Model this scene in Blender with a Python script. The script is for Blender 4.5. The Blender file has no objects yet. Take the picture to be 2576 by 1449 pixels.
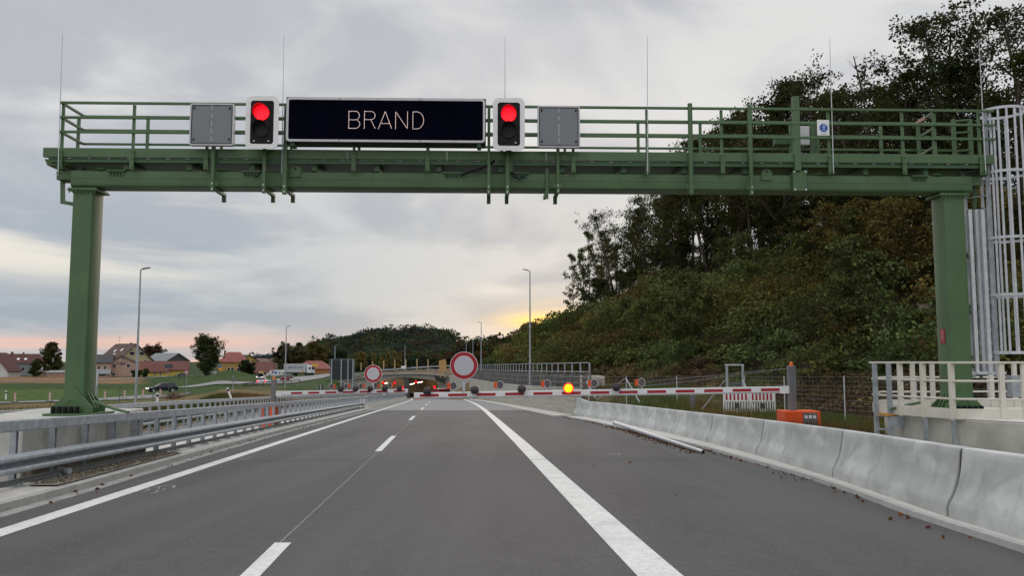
import bpy, math, random
import numpy as np
from mathutils import Matrix, Vector
rnd = random.Random(7)
RNG = np.random.default_rng(11)
C = bpy.context.scene.collection
SC = bpy.context.scene
R = math.radians

# ------------------------------------------------------------------ camera
F = 2100.0; PITCH = math.atan(185.5 / F); CZ = 1.6
cam = bpy.data.cameras.new('camera'); camo = bpy.data.objects.new('camera', cam); C.objects.link(camo)
cam.sensor_width = 36; cam.lens = 36 * F / 2576; cam.clip_start = .1; cam.clip_end = 6000
camo.location = (0, 0, CZ); camo.rotation_euler = (R(90) + PITCH, 0, 0)
SC.camera = camo
SC.render.resolution_x = 1024; SC.render.resolution_y = 577
SC.view_settings.view_transform = 'Standard'; SC.view_settings.look = 'None'
SC.view_settings.exposure = 0.0; SC.view_settings.gamma = 1
SC.cycles.use_denoising = True
SC.cycles.max_bounces = 5; SC.cycles.diffuse_bounces = 3; SC.cycles.transparent_max_bounces = 8
SC.cycles.sample_clamp_indirect = 4

# ------------------------------------------------------------------ sky: overcast with a gap at sunset
def build_world():
    w = bpy.data.worlds.new('World'); SC.world = w; w.use_nodes = True
    nt = w.node_tree; n = nt.nodes; l = nt.links
    bg = n['Background']; bg.inputs['Strength'].default_value = 0.1
    sky = n.new('ShaderNodeTexSky'); sky.sky_type = 'NISHITA'; sky.sun_disc = False
    sky.sun_elevation = R(7); sky.sun_rotation = R(4)
    tc = n.new('ShaderNodeTexCoord'); sx = n.new('ShaderNodeSeparateXYZ'); l.new(tc.outputs['Generated'], sx.inputs[0])
    def M(op, a, b=None, c=None):
        m = n.new('ShaderNodeMath'); m.operation = op
        for i, v in enumerate((a, b, c)):
            if v is None: continue
            if isinstance(v, (int, float)): m.inputs[i].default_value = v
            else: l.new(v, m.inputs[i])
        return m.outputs[0]
    X, Y, Z = sx.outputs
    zz = M('ADD', M('MAXIMUM', Z, 0.0), .10)
    cb = n.new('ShaderNodeCombineXYZ')
    l.new(M('DIVIDE', X, zz), cb.inputs[0]); l.new(M('DIVIDE', Y, zz), cb.inputs[1])
    def noise(scale, det, vec, sc=(1, 1, 1), loc=(0, 0, 0), rough=.55, dist=0):
        mp = n.new('ShaderNodeMapping'); mp.inputs['Scale'].default_value = sc; mp.inputs['Location'].default_value = loc
        l.new(vec, mp.inputs[0]); t = n.new('ShaderNodeTexNoise'); t.inputs['Scale'].default_value = scale
        t.inputs['Detail'].default_value = det; t.inputs['Roughness'].default_value = rough; t.inputs['Distortion'].default_value = dist
        l.new(mp.outputs[0], t.inputs['Vector']); return t.outputs['Fac']
    def ss(v, a, b):
        mr = n.new('ShaderNodeMapRange'); mr.interpolation_type = 'SMOOTHSTEP'
        l.new(v, mr.inputs[0]); mr.inputs[1].default_value = a; mr.inputs[2].default_value = b; return mr.outputs[0]
    def mix(f, a, b, mode='MIX'):
        m = n.new('ShaderNodeMix'); m.data_type = 'RGBA'; m.blend_type = mode
        for i, v in ((0, f), (6, a), (7, b)):
            if isinstance(v, (int, float)): m.inputs[i].default_value = v
            elif isinstance(v, tuple): m.inputs[i].default_value = v + (1,)
            else: l.new(v, m.inputs[i])
        return m.outputs[2]
    n1 = noise(.55, 6, cb.outputs[0], (1, .55, 1), (3.2, 1.1, 0), .5, .5)
    n2 = noise(1.5, 5, cb.outputs[0], (1, .4, 1), (0, 7, 0), .5, .6)
    n3 = noise(3.2, 6, tc.outputs['Generated'], (1, 1, 2.8), (1.3, 2, 0), .5, .8)
    f = ss(M('ADD', M('ADD', M('MULTIPLY', n1, .42), M('MULTIPLY', n2, .18)), M('MULTIPLY', n3, .40)),   .435, .565)
    el = ss(Z, .03, .30)
    dark = mix(el, (3.6, 4.25, 5.05), (5.1, 5.25, 5.7))
    light = mix(el, (5.3, 5.75, 6.15), (7.6, 7.6, 7.55))
    col = mix(f, dark, light)
    # bright streaks half way up on the left
    st = noise(2.0, 5, tc.outputs['Generated'], (1.2, 1.2, 9), (4, 4, 2.3), .5, .4)
    g1 = M('MULTIPLY', ss(st, .50, .66), M('MULTIPLY', ss(Z, .06, .11), M('SUBTRACT', 1.0, ss(Z, .15, .21))))
    col = mix(M('MULTIPLY', g1, .9), col, (9.0, 8.5, 7.6))
    # warm band above the horizon on the left
    bandn = ss(noise(2.5, 3, tc.outputs['Generated'], (1, 1, 22), (0, 1, 0)), .36, .60)
    lowb = M('MULTIPLY', M('SUBTRACT', 1.0, ss(Z, .010, .048)), M('ADD', M('MULTIPLY', bandn, .80), .15))
    leftm = M('SUBTRACT', 1.0, ss(X, -.36, -.12))
    col = mix(M('MULTIPLY', M('MULTIPLY', lowb, leftm), .95), col, (9.6, 5.9, 4.7))
    # glow where the sun sets behind the wooded slope
    dx = M('DIVIDE', M('SUBTRACT', X, .062), .055); dz = M('DIVIDE', M('SUBTRACT', Z, .043), .018)
    gs = M('EXPONENT', M('MULTIPLY', M('ADD', M('MULTIPLY', dx, dx), M('MULTIPLY', dz, dz)), -1.0))
    dx2 = M('DIVIDE', M('SUBTRACT', X, .06), .065); dz2 = M('DIVIDE', M('SUBTRACT', Z, .048), .016)
    gs2 = M('EXPONENT', M('MULTIPLY', M('ADD', M('MULTIPLY', dx2, dx2), M('MULTIPLY', dz2, dz2)), -1.0))
    front = ss(Y, 0, .3)
    gn = M('ADD', .35, M('MULTIPLY', .9, ss(noise(4, 5, tc.outputs['Generated'], (1, 1, 12), (2, 0, 1), .5, .5), .38, .62)))
    col = mix(M('MINIMUM', M('MULTIPLY', M('MULTIPLY', gs2, front), M('MULTIPLY', gn, .65)), 1), col, (9.3, 7.4, 6.0))
    col = mix(M('MINIMUM', M('MULTIPLY', M('MULTIPLY', gs, front), M('MULTIPLY', gn, 1.7)), 1), col, (11.5, 7.8, 2.0))
    # an overcast sky is brighter overhead
    up = M('ADD', 1.0, M('MULTIPLY', ss(Z, .38, .85), SKY_UP))
    back = M('ADD', 1.0, M('MULTIPLY', ss(M('MULTIPLY', Y, -1.0), -.3, .5), SKY_BACK))
    cc = n.new('ShaderNodeVectorMath'); cc.operation = 'SCALE'; l.new(col, cc.inputs[0]); l.new(M('MULTIPLY', up, back), cc.inputs['Scale'])
    out = mix(.95, sky.outputs[0], cc.outputs[0])
    l.new(out, bg.inputs['Color'])
SKY_UP = 1.0; SKY_BACK = .35
build_world()
sun = bpy.data.lights.new('sun', 'SUN'); sun.energy = .6; sun.angle = R(20); sun.color = (1, .86, .7)
suno = bpy.data.objects.new('sun', sun); C.objects.link(suno)
suno.rotation_euler = Vector((-.07, -1, -.16)).to_track_quat('-Z', 'Y').to_euler(); suno.location = (0, 0, 60)

# ------------------------------------------------------------------ picture -> place
def ray(xd, yd):
    a = (xd - 1288) / F; b = (724.5 - yd) / F
    return Vector((a, math.cos(PITCH) - b * math.sin(PITCH), math.sin(PITCH) + b * math.cos(PITCH)))
def P(xd, yd, Y):
    d = ray(xd, yd); t = Y / d.y
    return Vector((d.x * t, Y, CZ + d.z * t))
SL = .0352; BR = .0771
def G(xd, yd, lift=0.0):                       # on the road plane
    d = ray(xd, yd); t = -CZ / (d.z + SL * d.y)
    return Vector((d.x * t, d.y * t, CZ + d.z * t + lift))
def RP(o, y, h=0.0): return Vector((o - BR * y, y, -SL * y + h))
GA = math.atan(.03); GM = Matrix.Translation((0, 17.07, 0)) @ Matrix.Rotation(GA, 4, 'Z'); GMi = GM.inverted()
def L(xd, yd, v=0.0):                          # in the gantry's frame
    d = GMi.to_3x3() @ ray(xd, yd); o = GMi @ Vector((0, 0, CZ)); t = (v - o.y) / d.y
    return o + d * t
def ux(xd, yd, v=0.0): return L(xd, yd, v).x
def wz(xd, yd, v=0.0): return L(xd, yd, v).z

# ------------------------------------------------------------------ materials
def mat(name, col, rough=.6, metal=0, var=.12, scale=3.0, bump=0.0, bscale=40, spec=.5, stretch=(1, 1, 1), col2=None, attr=None, detail=6):
    m = bpy.data.materials.new(name); m.use_nodes = True; nt = m.node_tree; n = nt.nodes; l = nt.links
    b = n['Principled BSDF']; b.inputs['Roughness'].default_value = rough; b.inputs['Metallic'].default_value = metal
    b.inputs['Specular IOR Level'].default_value = spec
    tc = n.new('ShaderNodeTexCoord'); mp = n.new('ShaderNodeMapping'); mp.inputs['Scale'].default_value = stretch
    l.new(tc.outputs['Object'], mp.inputs[0])
    nz = n.new('ShaderNodeTexNoise'); nz.inputs['Scale'].default_value = scale; nz.inputs['Detail'].default_value = detail
    l.new(mp.outputs[0], nz.inputs['Vector'])
    mr = n.new('ShaderNodeMapRange'); mr.inputs[1].default_value = .3; mr.inputs[2].default_value = .7
    l.new(nz.outputs['Fac'], mr.inputs[0])
    mx = n.new('ShaderNodeMix'); mx.data_type = 'RGBA'
    l.new(mr.outputs[0], mx.inputs[0])
    if attr:
        at = n.new('ShaderNodeAttribute'); at.attribute_name = attr
        mu = n.new('ShaderNodeVectorMath'); mu.operation = 'SCALE'; l.new(at.outputs['Color'], mu.inputs[0]); mu.inputs['Scale'].default_value = 1 - var
        mv = n.new('ShaderNodeVectorMath'); mv.operation = 'SCALE'; l.new(at.outputs['Color'], mv.inputs[0]); mv.inputs['Scale'].default_value = 1 + var
        l.new(mu.outputs[0], mx.inputs[6]); l.new(mv.outputs[0], mx.inputs[7])
    else:
        c2 = col2 if col2 else tuple(min(1, c * (1 + var)) for c in col)
        c1 = col if col2 else tuple(c * (1 - var) for c in col)
        mx.inputs[6].default_value = c1 + (1,); mx.inputs[7].default_value = c2 + (1,)
    l.new(mx.outputs[2], b.inputs['Base Color'])
    if bump:
        nb = n.new('ShaderNodeTexNoise'); nb.inputs['Scale'].default_value = bscale; nb.inputs['Detail'].default_value = 4
        l.new(mp.outputs[0], nb.inputs['Vector']); bp = n.new('ShaderNodeBump'); bp.inputs['Strength'].default_value = bump
        bp.inputs['Distance'].default_value = .02; l.new(nb.outputs['Fac'], bp.inputs['Height']); l.new(bp.outputs[0], b.inputs['Normal'])
    return m
def emit(name, col, s):
    m = bpy.data.materials.new(name); m.use_nodes = True; b = m.node_tree.nodes['Principled BSDF']
    b.inputs['Base Color'].default_value = (.02, .02, .02, 1); b.inputs['Emission Color'].default_value = col + (1,)
    b.inputs['Emission Strength'].default_value = s; return m
def leafmat(name, tint=1.0):
    m = bpy.data.materials.new(name); m.use_nodes = True; nt = m.node_tree; n = nt.nodes; l = nt.links
    n.remove(n['Principled BSDF']); at = n.new('ShaderNodeAttribute'); at.attribute_name = 'Col'
    d = n.new('ShaderNodeBsdfDiffuse'); t = n.new('ShaderNodeBsdfTranslucent'); ms = n.new('ShaderNodeMixShader'); ms.inputs[0].default_value = .3
    l.new(at.outputs['Color'], d.inputs[0]); l.new(at.outputs['Color'], t.inputs[0])
    l.new(d.outputs[0], ms.inputs[1]); l.new(t.outputs[0], ms.inputs[2]); l.new(ms.outputs[0], n['Material Output'].inputs[0]); return m

def add_layer(m, col, scale, lo, hi, stretch=(1, 1, 1), amount=1.0, kind='noise', dist=0.0):
    """lay a second, sharper pattern of stains or speckles over a material's own colour"""
    nt = m.node_tree; n = nt.nodes; l = nt.links; b = n['Principled BSDF']; src = b.inputs['Base Color'].links[0].from_socket
    tc = n.new('ShaderNodeTexCoord'); mp = n.new('ShaderNodeMapping'); mp.inputs['Scale'].default_value = stretch; l.new(tc.outputs['Object'], mp.inputs[0])
    if kind == 'noise':
        t = n.new('ShaderNodeTexNoise'); t.inputs['Detail'].default_value = 6; t.inputs['Distortion'].default_value = dist
    else: t = n.new('ShaderNodeTexVoronoi')
    t.inputs['Scale'].default_value = scale; l.new(mp.outputs[0], t.inputs['Vector'])
    mr = n.new('ShaderNodeMapRange'); mr.inputs[1].default_value = lo; mr.inputs[2].default_value = hi; mr.inputs[4].default_value = amount
    l.new(t.outputs[0], mr.inputs[0]); mx = n.new('ShaderNodeMix'); mx.data_type = 'RGBA'
    l.new(mr.outputs[0], mx.inputs[0]); l.new(src, mx.inputs[6]); mx.inputs[7].default_value = col + (1,); l.new(mx.outputs[2], b.inputs['Base Color'])
    return m

green = mat('green_paint', (.060, .122, .046), .48, 0, .14, 1.3, .06, 60, .5)
add_layer(green, (.045, .092, .038), 5, .52, .75, (1, 1, .25), .55, dist=.4)
add_layer(green, (.085, .15, .075), 9, .58, .78, (1.5, 1.5, .12), .5)
greend = mat('dark_green_paint', (.035, .09, .034), .55)
steel = mat('galvanised_steel', (.33, .36, .39), .6, .25, .22, 6, .05, 90)
add_layer(steel, (.24, .26, .28), 2.5, .5, .8, (.3, .3, 2), .5)
steeld = mat('weathered_steel', (.17, .18, .18), .6, .3, .25, 8)
alu = mat('aluminium', (.50, .52, .55), .5, .3, .12, 6)
white = mat('white_paint', (.74, .74, .74), .4, 0, .05, 4)
cream = mat('cream_paint', (.62, .59, .52), .5, 0, .07, 4)
redp = mat('red_film', (.36, .010, .022), .45, 0, .1, 8)
black = mat('black_plastic', (.008, .008, .010), .6, 0, .2, 6, spec=.2)
dark = mat('dark_panel', (.003, .003, .008), .9, 0, .2, 2, spec=.0)
greyp = mat('grey_panel', (.17, .185, .195), .5, 0, .05, 3)
frame_m = mat('pale_grey_frame', (.52, .52, .54), .45, 0, .06, 5)
orange = mat('orange_paint', (.72, .085, .012), .5, 0, .08, 3)
greypost = mat('grey_painted_steel', (.13, .135, .14), .5, 0, .1, 3)
nj = mat('barrier_concrete', (.42, .43, .42), .85, 0, .13, 1.6, .25, 60)
add_layer(nj, (.58, .59, .58), 1.1, .46, .66, (1, 1, 1.7), .85, dist=.8)
add_layer(nj, (.30, .305, .285), 3.0, .56, .74, (1.6, 1.6, .5), .55)
add_layer(nj, (.22, .22, .20), 34, .62, .70, amount=.5)
conc = mat('concrete', (.45, .44, .40), .85, 0, .18, 2.2, .2, 60)
add_layer(conc, (.33, .32, .28), 1.6, .52, .72, (1, 1, .6), .6, dist=.5)
concb = mat('board_marked_concrete', (.36, .35, .30), .85, 0, .25, 1.5, .2, 50, stretch=(.15, .15, 6))
conct = mat('smooth_concrete_slab', (.50, .48, .44), .85, 0, .1, 2, .1, 60)
wood = mat('wood', (.42, .30, .14), .8, 0, .2, 6)
glass = mat('window_glass', (.015, .018, .022), .15, 0, .2, 3)
rubber = mat('rubber', (.015, .015, .015), .9)
sil = mat('whitish_grey_film', (.50, .50, .53), .5, 0, .03, 5)
bark = mat('bark', (.055, .042, .032), .9, 0, .3, 6, .3, 20, stretch=(1, 1, .2))
barkl = mat('pale_bark', (.16, .14, .12), .9, 0, .3, 6, stretch=(1, 1, .2))
leafM = leafmat('leaves')
red_on = emit('red_lamp_lit', (1, .0, .004), 5)
yel_on = emit('yellow_lamp_lit', (1, .62, .0), 3.2)
red_ring = emit('red_lamp_rim', (1, .03, .01), 1.6)
led_on = emit('led_dots_lit', (1, .74, .68), 1.7)
lampw = emit('lamp_white', (1, .93, .8), 3)
tunl = emit('tunnel_strip_light', (1, .82, .5), 11)

# ------------------------------------------------------------------ mesh builder
MAT = {}                                        # world matrices of parents
class MB:
    def __init__(s): s.v = []; s.f = []
    def add(s, vs, fs):
        k = len(s.v); s.v += [tuple(v) for v in vs]; s.f += [tuple(i + k for i in f) for f in fs]; return s
    def box(s, x0, x1, y0, y1, z0, z1):
        if x0 > x1: x0, x1 = x1, x0
        if y0 > y1: y0, y1 = y1, y0
        if z0 > z1: z0, z1 = z1, z0
        return s.add([(x, y, z) for z in (z0, z1) for y in (y0, y1) for x in (x0, x1)],
                     [(0, 2, 3, 1), (4, 5, 7, 6), (0, 1, 5, 4), (2, 6, 7, 3), (0, 4, 6, 2), (1, 3, 7, 5)])
    def bar(s, p, q, w, h=None, up=(0, 0, 1)):
        h = h or w; p = Vector(p); q = Vector(q); d = (q - p).normalized(); up = Vector(up)
        if abs(d.dot(up)) > .98: up = Vector((0, 1, 0))
        a = d.cross(up).normalized() * w / 2; b = a.cross(d).normalized() * h / 2
        vs = [e + a * i + b * j for e in (p, q) for i, j in ((-1, -1), (1, -1), (1, 1), (-1, 1))]
        return s.add(vs, [(0, 1, 2, 3), (7, 6, 5, 4), (0, 4, 5, 1), (1, 5, 6, 2), (2, 6, 7, 3), (3, 7, 4, 0)])
    def tube(s, pts, r, n=8, cap=True):
        pts = [Vector(p) for p in pts]; rs = r if isinstance(r, (list, tuple)) else [r] * len(pts)
        vs = []; a = None
        for i, p in enumerate(pts):
            d = (pts[min(i + 1, len(pts) - 1)] - pts[max(i - 1, 0)]).normalized()
            if a is None: a = d.cross(Vector((0, 0, 1)) if abs(d.z) < .9 else Vector((1, 0, 0))).normalized()
            a = (a - d * a.dot(d)).normalized(); b = d.cross(a)
            for k in range(n):
                t = 2 * math.pi * k / n; vs.append(p + (a * math.cos(t) + b * math.sin(t)) * rs[i])
        fs = [(i * n + k, i * n + (k + 1) % n, (i + 1) * n + (k + 1) % n, (i + 1) * n + k) for i in range(len(pts) - 1) for k in range(n)]
        if cap: fs += [tuple(range(n - 1, -1, -1)), tuple((len(pts) - 1) * n + k for k in range(n))]
        return s.add(vs, fs)
    def sweep(s, prof, path, closed=True, caps=True, side=None):
        """prof: (side, up) points; path: points; side = horizontal normal to the path"""
        n = len(prof); path = [Vector(p) for p in path]; vs = []
        for i, p in enumerate(path):
            d = path[min(i + 1, len(path) - 1)] - path[max(i - 1, 0)]
            sd = Vector((d.y, -d.x, 0)).normalized() if side is None else Vector(side)
            vs += [p + sd * a + Vector((0, 0, b)) for a, b in prof]
        m = n if closed else n - 1
        fs = [(i * n + k, (i + 1) * n + k, (i + 1) * n + (k + 1) % n, i * n + (k + 1) % n) for i in range(len(path) - 1) for k in range(m)]
        if caps and closed: fs += [tuple(range(n)), tuple((len(path) - 1) * n + k for k in range(n - 1, -1, -1))]
        return s.add(vs, fs)
    def prism(s, poly, f0, f1):
        """poly 2D points mapped by f0 (front) and f1 (back)"""
        n = len(poly); vs = [f0(a, b) for a, b in poly] + [f1(a, b) for a, b in poly]
        return s.add(vs, [tuple(range(n)), tuple(range(2 * n - 1, n - 1, -1))] + [(k, k + n, (k + 1) % n + n, (k + 1) % n) for k in range(n)])
    def build(s, name, m, parent=None, xf=None, smooth=False, bevel=0, **tags):
        vs = [Vector(v) for v in s.v]
        if xf is not None: vs = [xf @ v for v in vs]
        loc = Vector((0, 0, 0))
        if parent is not None:
            im = MAT[parent.name].inverted(); vs = [im @ v for v in vs]
        else:
            xs = [v.x for v in vs]; ys = [v.y for v in vs]; loc = Vector(((min(xs) + max(xs)) / 2, (min(ys) + max(ys)) / 2, min(v.z for v in vs)))
            if tags.get('origin0'): loc = Vector((0, 0, 0))
            vs = [v - loc for v in vs]
        tags.pop('origin0', None)
        me = bpy.data.meshes.new(name); me.from_pydata(vs, [], s.f); me.materials.append(m); me.update()
        import bmesh
        bm = bmesh.new(); bm.from_mesh(me); bmesh.ops.recalc_face_normals(bm, faces=bm.faces); bm.to_mesh(me); bm.free()
        if smooth: me.shade_smooth() if hasattr(me, 'shade_smooth') else None
        o = bpy.data.objects.new(name, me); C.objects.link(o); o.location = loc
        if smooth and smooth != 'all': me.set_sharp_from_angle(angle=R(40))
        if bevel:
            bv = o.modifiers.new('bevel', 'BEVEL'); bv.width = bevel; bv.segments = 2; bv.limit_method = 'ANGLE'
        if parent is not None: o.parent = parent; MAT[o.name] = MAT[parent.name]
        else: MAT[o.name] = Matrix.Translation(loc)
        for k, v in tags.items(): o[k] = v
        return o
def thing(name, label, cat, loc=(0, 0, 0), rz=0, group=None):
    o = bpy.data.objects.new(name, None); C.objects.link(o); o.location = loc; o.rotation_euler = (0, 0, rz); o.empty_display_size = .2
    o['label'] = label; o['category'] = cat
    if group: o['group'] = group
    MAT[o.name] = Matrix.Translation(Vector(loc)) @ Matrix.Rotation(rz, 4, 'Z'); return o
def gthing(name, label, cat, p, group=None):    # p in gantry frame
    return thing(name, label, cat, GM @ Vector(p), GA, group)
def dup(root, loc, rz=0, label=None, sc=None, group=None):
    r = root.copy(); C.objects.link(r); r.location = loc; r.rotation_euler = (0, 0, rz)
    if sc: r.scale = (sc,) * 3 if not isinstance(sc, tuple) else sc
    if label: r['label'] = label
    if group: r['group'] = group
    for ch in list(root.children):
        c = ch.copy(); C.objects.link(c); c.parent = r
        for g in ch.children:
            d = g.copy(); C.objects.link(d); d.parent = c
    return r
def rrect(hx, hy, r, n=4, cx=0, cy=0):
    out = []
    for qx, qy, a0 in ((1, 1, 0), (-1, 1, 90), (-1, -1, 180), (1, -1, 270)):
        for k in range(n + 1):
            a = R(a0 + 90 * k / n); out.append((cx + qx * (hx - r) + r * math.cos(a), cy + qy * (hy - r) + r * math.sin(a)))
    return out
def circ(r, n=24, cx=0, cy=0): return [(cx + r * math.cos(2 * math.pi * k / n), cy + r * math.sin(2 * math.pi * k / n)) for k in range(n)]

def leaf_mesh(name, pos, size, col, mt, parent=None, xf_loc=None, up=0.0, aspect=.6, **tags):
    n = len(pos); a = RNG.normal(size=(n, 3)); a[:, 2] *= (1 - up); a /= np.linalg.norm(a, axis=1)[:, None]
    b = RNG.normal(size=(n, 3)); b -= a * (a * b).sum(1)[:, None]; b /= np.linalg.norm(b, axis=1)[:, None]
    s = np.asarray(size)[:, None]; a = a * s * .5; b = b * s * .5 * aspect
    v = np.empty((n, 4, 3)); v[:, 0] = pos - a; v[:, 1] = pos - b + a * .1; v[:, 2] = pos + a; v[:, 3] = pos + b + a * .1
    me = bpy.data.meshes.new(name); me.vertices.add(n * 4); me.vertices.foreach_set('co', v.reshape(-1).astype(np.float32))
    me.loops.add(n * 4); me.loops.foreach_set('vertex_index', np.arange(n * 4, dtype=np.int32))
    me.polygons.add(n); me.polygons.foreach_set('loop_start', np.arange(0, n * 4, 4, dtype=np.int32))
    me.update(calc_edges=True)
    at = me.color_attributes.new('Col', 'FLOAT_COLOR', 'POINT')
    c4 = np.ones((n, 4, 4), dtype=np.float32); c4[:, :, :3] = np.asarray(col)[:, None, :]; at.data.foreach_set('color', c4.reshape(-1))
    me.materials.append(mt); o = bpy.data.objects.new(name, me); C.objects.link(o)
    if parent is not None: o.parent = parent; MAT[o.name] = MAT[parent.name]
    for k, t in tags.items(): o[k] = t
    return o
def vary(base, n, amt=.35, hue=.12):
    base = np.array(base); return np.clip(base[None, :] * (1 + RNG.uniform(-amt, amt, (n, 1))) * (1 + RNG.uniform(-hue, hue, (n, 3))), .003, 1)

# ------------------------------------------------------------------ terrain
def ip(y, tab): return float(np.interp(y, [t[0] for t in tab], [t[1] for t in tab]))
NJO = [(-5, 5.6), (5, 6.0), (10.5, 6.52), (15.6, 7.34), (20.8, 7.91), (26, 8.3), (31.2, 8.58), (36.4, 8.77), (41.6, 8.86), (46.8, 8.9), (52, 8.75)]
WO = NJO + [(54, 8.2), (94, 7.7), (130, 6.9), (168, 5.2), (196, .4), (230, -1), (300, -3)]
BO = [(-5, -8.4), (10, -8.95), (17.5, -9.6), (33.6, -11.7), (70, -14.7), (150, -16), (196, -19.5), (300, -19)]
LT = [(-60, -1), (0, -1), (30, -1.2), (50, -1.8), (75, -2.8), (100, -3.6), (120, -4.05), (170, -4.1), (300, -4.05), (340, -4.0), (600, -3), (1500, -1), (4000, 0)]
LS = [(-60, -1), (0, -1), (30, -1.2), (60, -1.8), (100, -2.4), (155, -2.7), (280, -3.1), (400, -3.1), (600, -3), (1500, -1), (4000, 0)]
RB = [(-60, .2), (0, .0), (24, -.75), (42, -1.0), (54, -.15), (94, -1.1), (190, -2.4), (300, -2), (1500, -1), (4000, 0)]
HH = [(-60, 9), (20, 9.5), (60, 10), (180, 10.8), (280, 6.5), (400, 5), (600, 2), (900, 0)]
FO = [(-60, 19), (20, 18), (45, 18.5), (60, 14.5), (90, 12), (400, 12), (900, 12)]
def ssn(t): t = min(1, max(0, t)); return t * t * (3 - 2 * t)
def hterr(x, y):
    o = x + BR * y
    wo = ip(y, WO); bo = ip(y, BO); road = -SL * min(y, 260)
    if y > 196:                               # ground runs over the tunnel
        q = x / max(y, 1)
        if q < -.2 or q > -.08: pass
        road = ip(y, [(196, -6.9), (198, -1.9), (230, -2.0), (300, -2.2), (600, -3), (4000, 0)])
    if o < bo - .4:
        s = ssn((x / max(y, 20) + .40) / .06)
        h = ip(y, LT) * (1 - s) + ip(y, LS) * s
        h = min(h, max(road, h)) if y > 120 else h
        if y > 60: h += .12 * math.sin(x * .11 + y * .07)
        t = ssn((bo - .4 - o) / 9)
        h = (road - .02) * (1 - t) + h * t
        # low green mound by the village
        h += 2.0 * math.exp(-(((x / max(y, 1) + .335) / .022) ** 2)) * math.exp(-((y - 262) / 14) ** 2)
        return h
    if o <= wo + .25: return road - .12
    b = ip(y, RB); fo = ip(y, FO); t = (o - fo) / 18
    if y < 54: b = (road - .05) + (b - road + .05) * ssn((o - wo - .3) / 4)
    if t > 0:
        hh = ip(y, HH); k = min(1, t); k = k * 1.15 - .15 * k * k * k if k < 1 else 1
        b = b + (hh - b) * min(1, k) + .35 * math.sin(y * .23 + o * .3) * min(1, t * 3)
        if t > 1: b += .6 * math.sin(o * .12) - max(0, t - 3.2) * 4
    return max(b, -3)
def terrain():
    ys = list(np.arange(-40, 60, 1.25)) + list(np.arange(60, 196, 2.5)) + [196, 198] + list(np.arange(202, 360, 5)) + list(np.linspace(370, 900, 28)) + list(np.linspace(1000, 4000, 9))
    os_ = list(np.linspace(-2500, -420, 8)) + list(np.linspace(-400, -130, 40)) + list(np.arange(-128, -22, 3.0)) + list(np.arange(-22, -8, .7)) + [-7.5, 0, 5] + list(np.arange(5.6, 9.6, .25)) + list(np.arange(10, 40, 1.0)) + list(np.linspace(42, 130, 18)) + list(np.linspace(160, 2500, 10))
    vs = []; cols = []
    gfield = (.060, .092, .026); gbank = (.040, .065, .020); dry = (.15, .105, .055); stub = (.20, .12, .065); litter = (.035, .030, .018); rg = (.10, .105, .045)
    for y in ys:
        for o in os_:
            x = o - BR * y; h = hterr(x, y); vs.append((x, y, h)); q = x / max(y, 1)
            nz = math.sin(x * .37 + y * .21) * math.sin(y * .31 - x * .13)
            if o > 8:
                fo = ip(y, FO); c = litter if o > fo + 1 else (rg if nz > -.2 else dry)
            elif o < -8:
                if y < 106: c = dry if nz > -.5 else gbank
                elif q < -.40: c = gfield if y < 172 else (gbank if y < 222 else (stub if (q < -.44 and y < 310) else gbank))
                else: c = gbank if nz > -.25 or y > 140 else dry
                if 106 <= y < 128 and q > -.47 and nz > 0: c = dry
            else: c = dry
            if y > 360 and o < 8: c = (.035, .05, .02)
            cols.append(c)
    n = len(os_); fs = [(i * n + k, i * n + k + 1, (i + 1) * n + k + 1, (i + 1) * n + k) for i in range(len(ys) - 1) for k in range(n - 1)
                        if not (ys[i] == 196 and -21.5 < os_[k] < .4)]
    me = bpy.data.meshes.new('ground'); me.from_pydata(vs, [], fs); me.update()
    at = me.color_attributes.new('Col', 'FLOAT_COLOR', 'POINT')
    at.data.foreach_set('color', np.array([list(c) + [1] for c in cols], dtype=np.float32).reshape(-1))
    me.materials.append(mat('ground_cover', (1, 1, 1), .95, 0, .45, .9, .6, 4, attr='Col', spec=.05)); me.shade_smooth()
    o = bpy.data.objects.new('ground', me); C.objects.link(o); o['kind'] = 'structure'
terrain()

def strip(pts, half, lift):                    # a road ribbon that follows the ground; pts = (x, y)
    mb = MB(); q = []
    for i in range(len(pts) - 1):
        a = Vector(pts[i]); b = Vector(pts[i + 1]); k = max(2, int((b - a).length / 3))
        q += [a.lerp(b, j / k) for j in range(k)]
    q.append(Vector(pts[-1])); vs = []
    for i, p in enumerate(q):
        d = (q[min(i + 1, len(q) - 1)] - q[max(i - 1, 0)]).normalized(); nn = Vector((d.y, -d.x))
        for s in (-half, 0, half): vs.append((p.x + nn.x * s, p.y + nn.y * s, hterr(p.x + nn.x * s, p.y + nn.y * s) + lift))
    mb.add(vs, [(3 * i + j, 3 * i + j + 1, 3 * i + 4 + j, 3 * i + 3 + j) for i in range(len(q) - 1) for j in (0, 1)]); return mb

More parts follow.
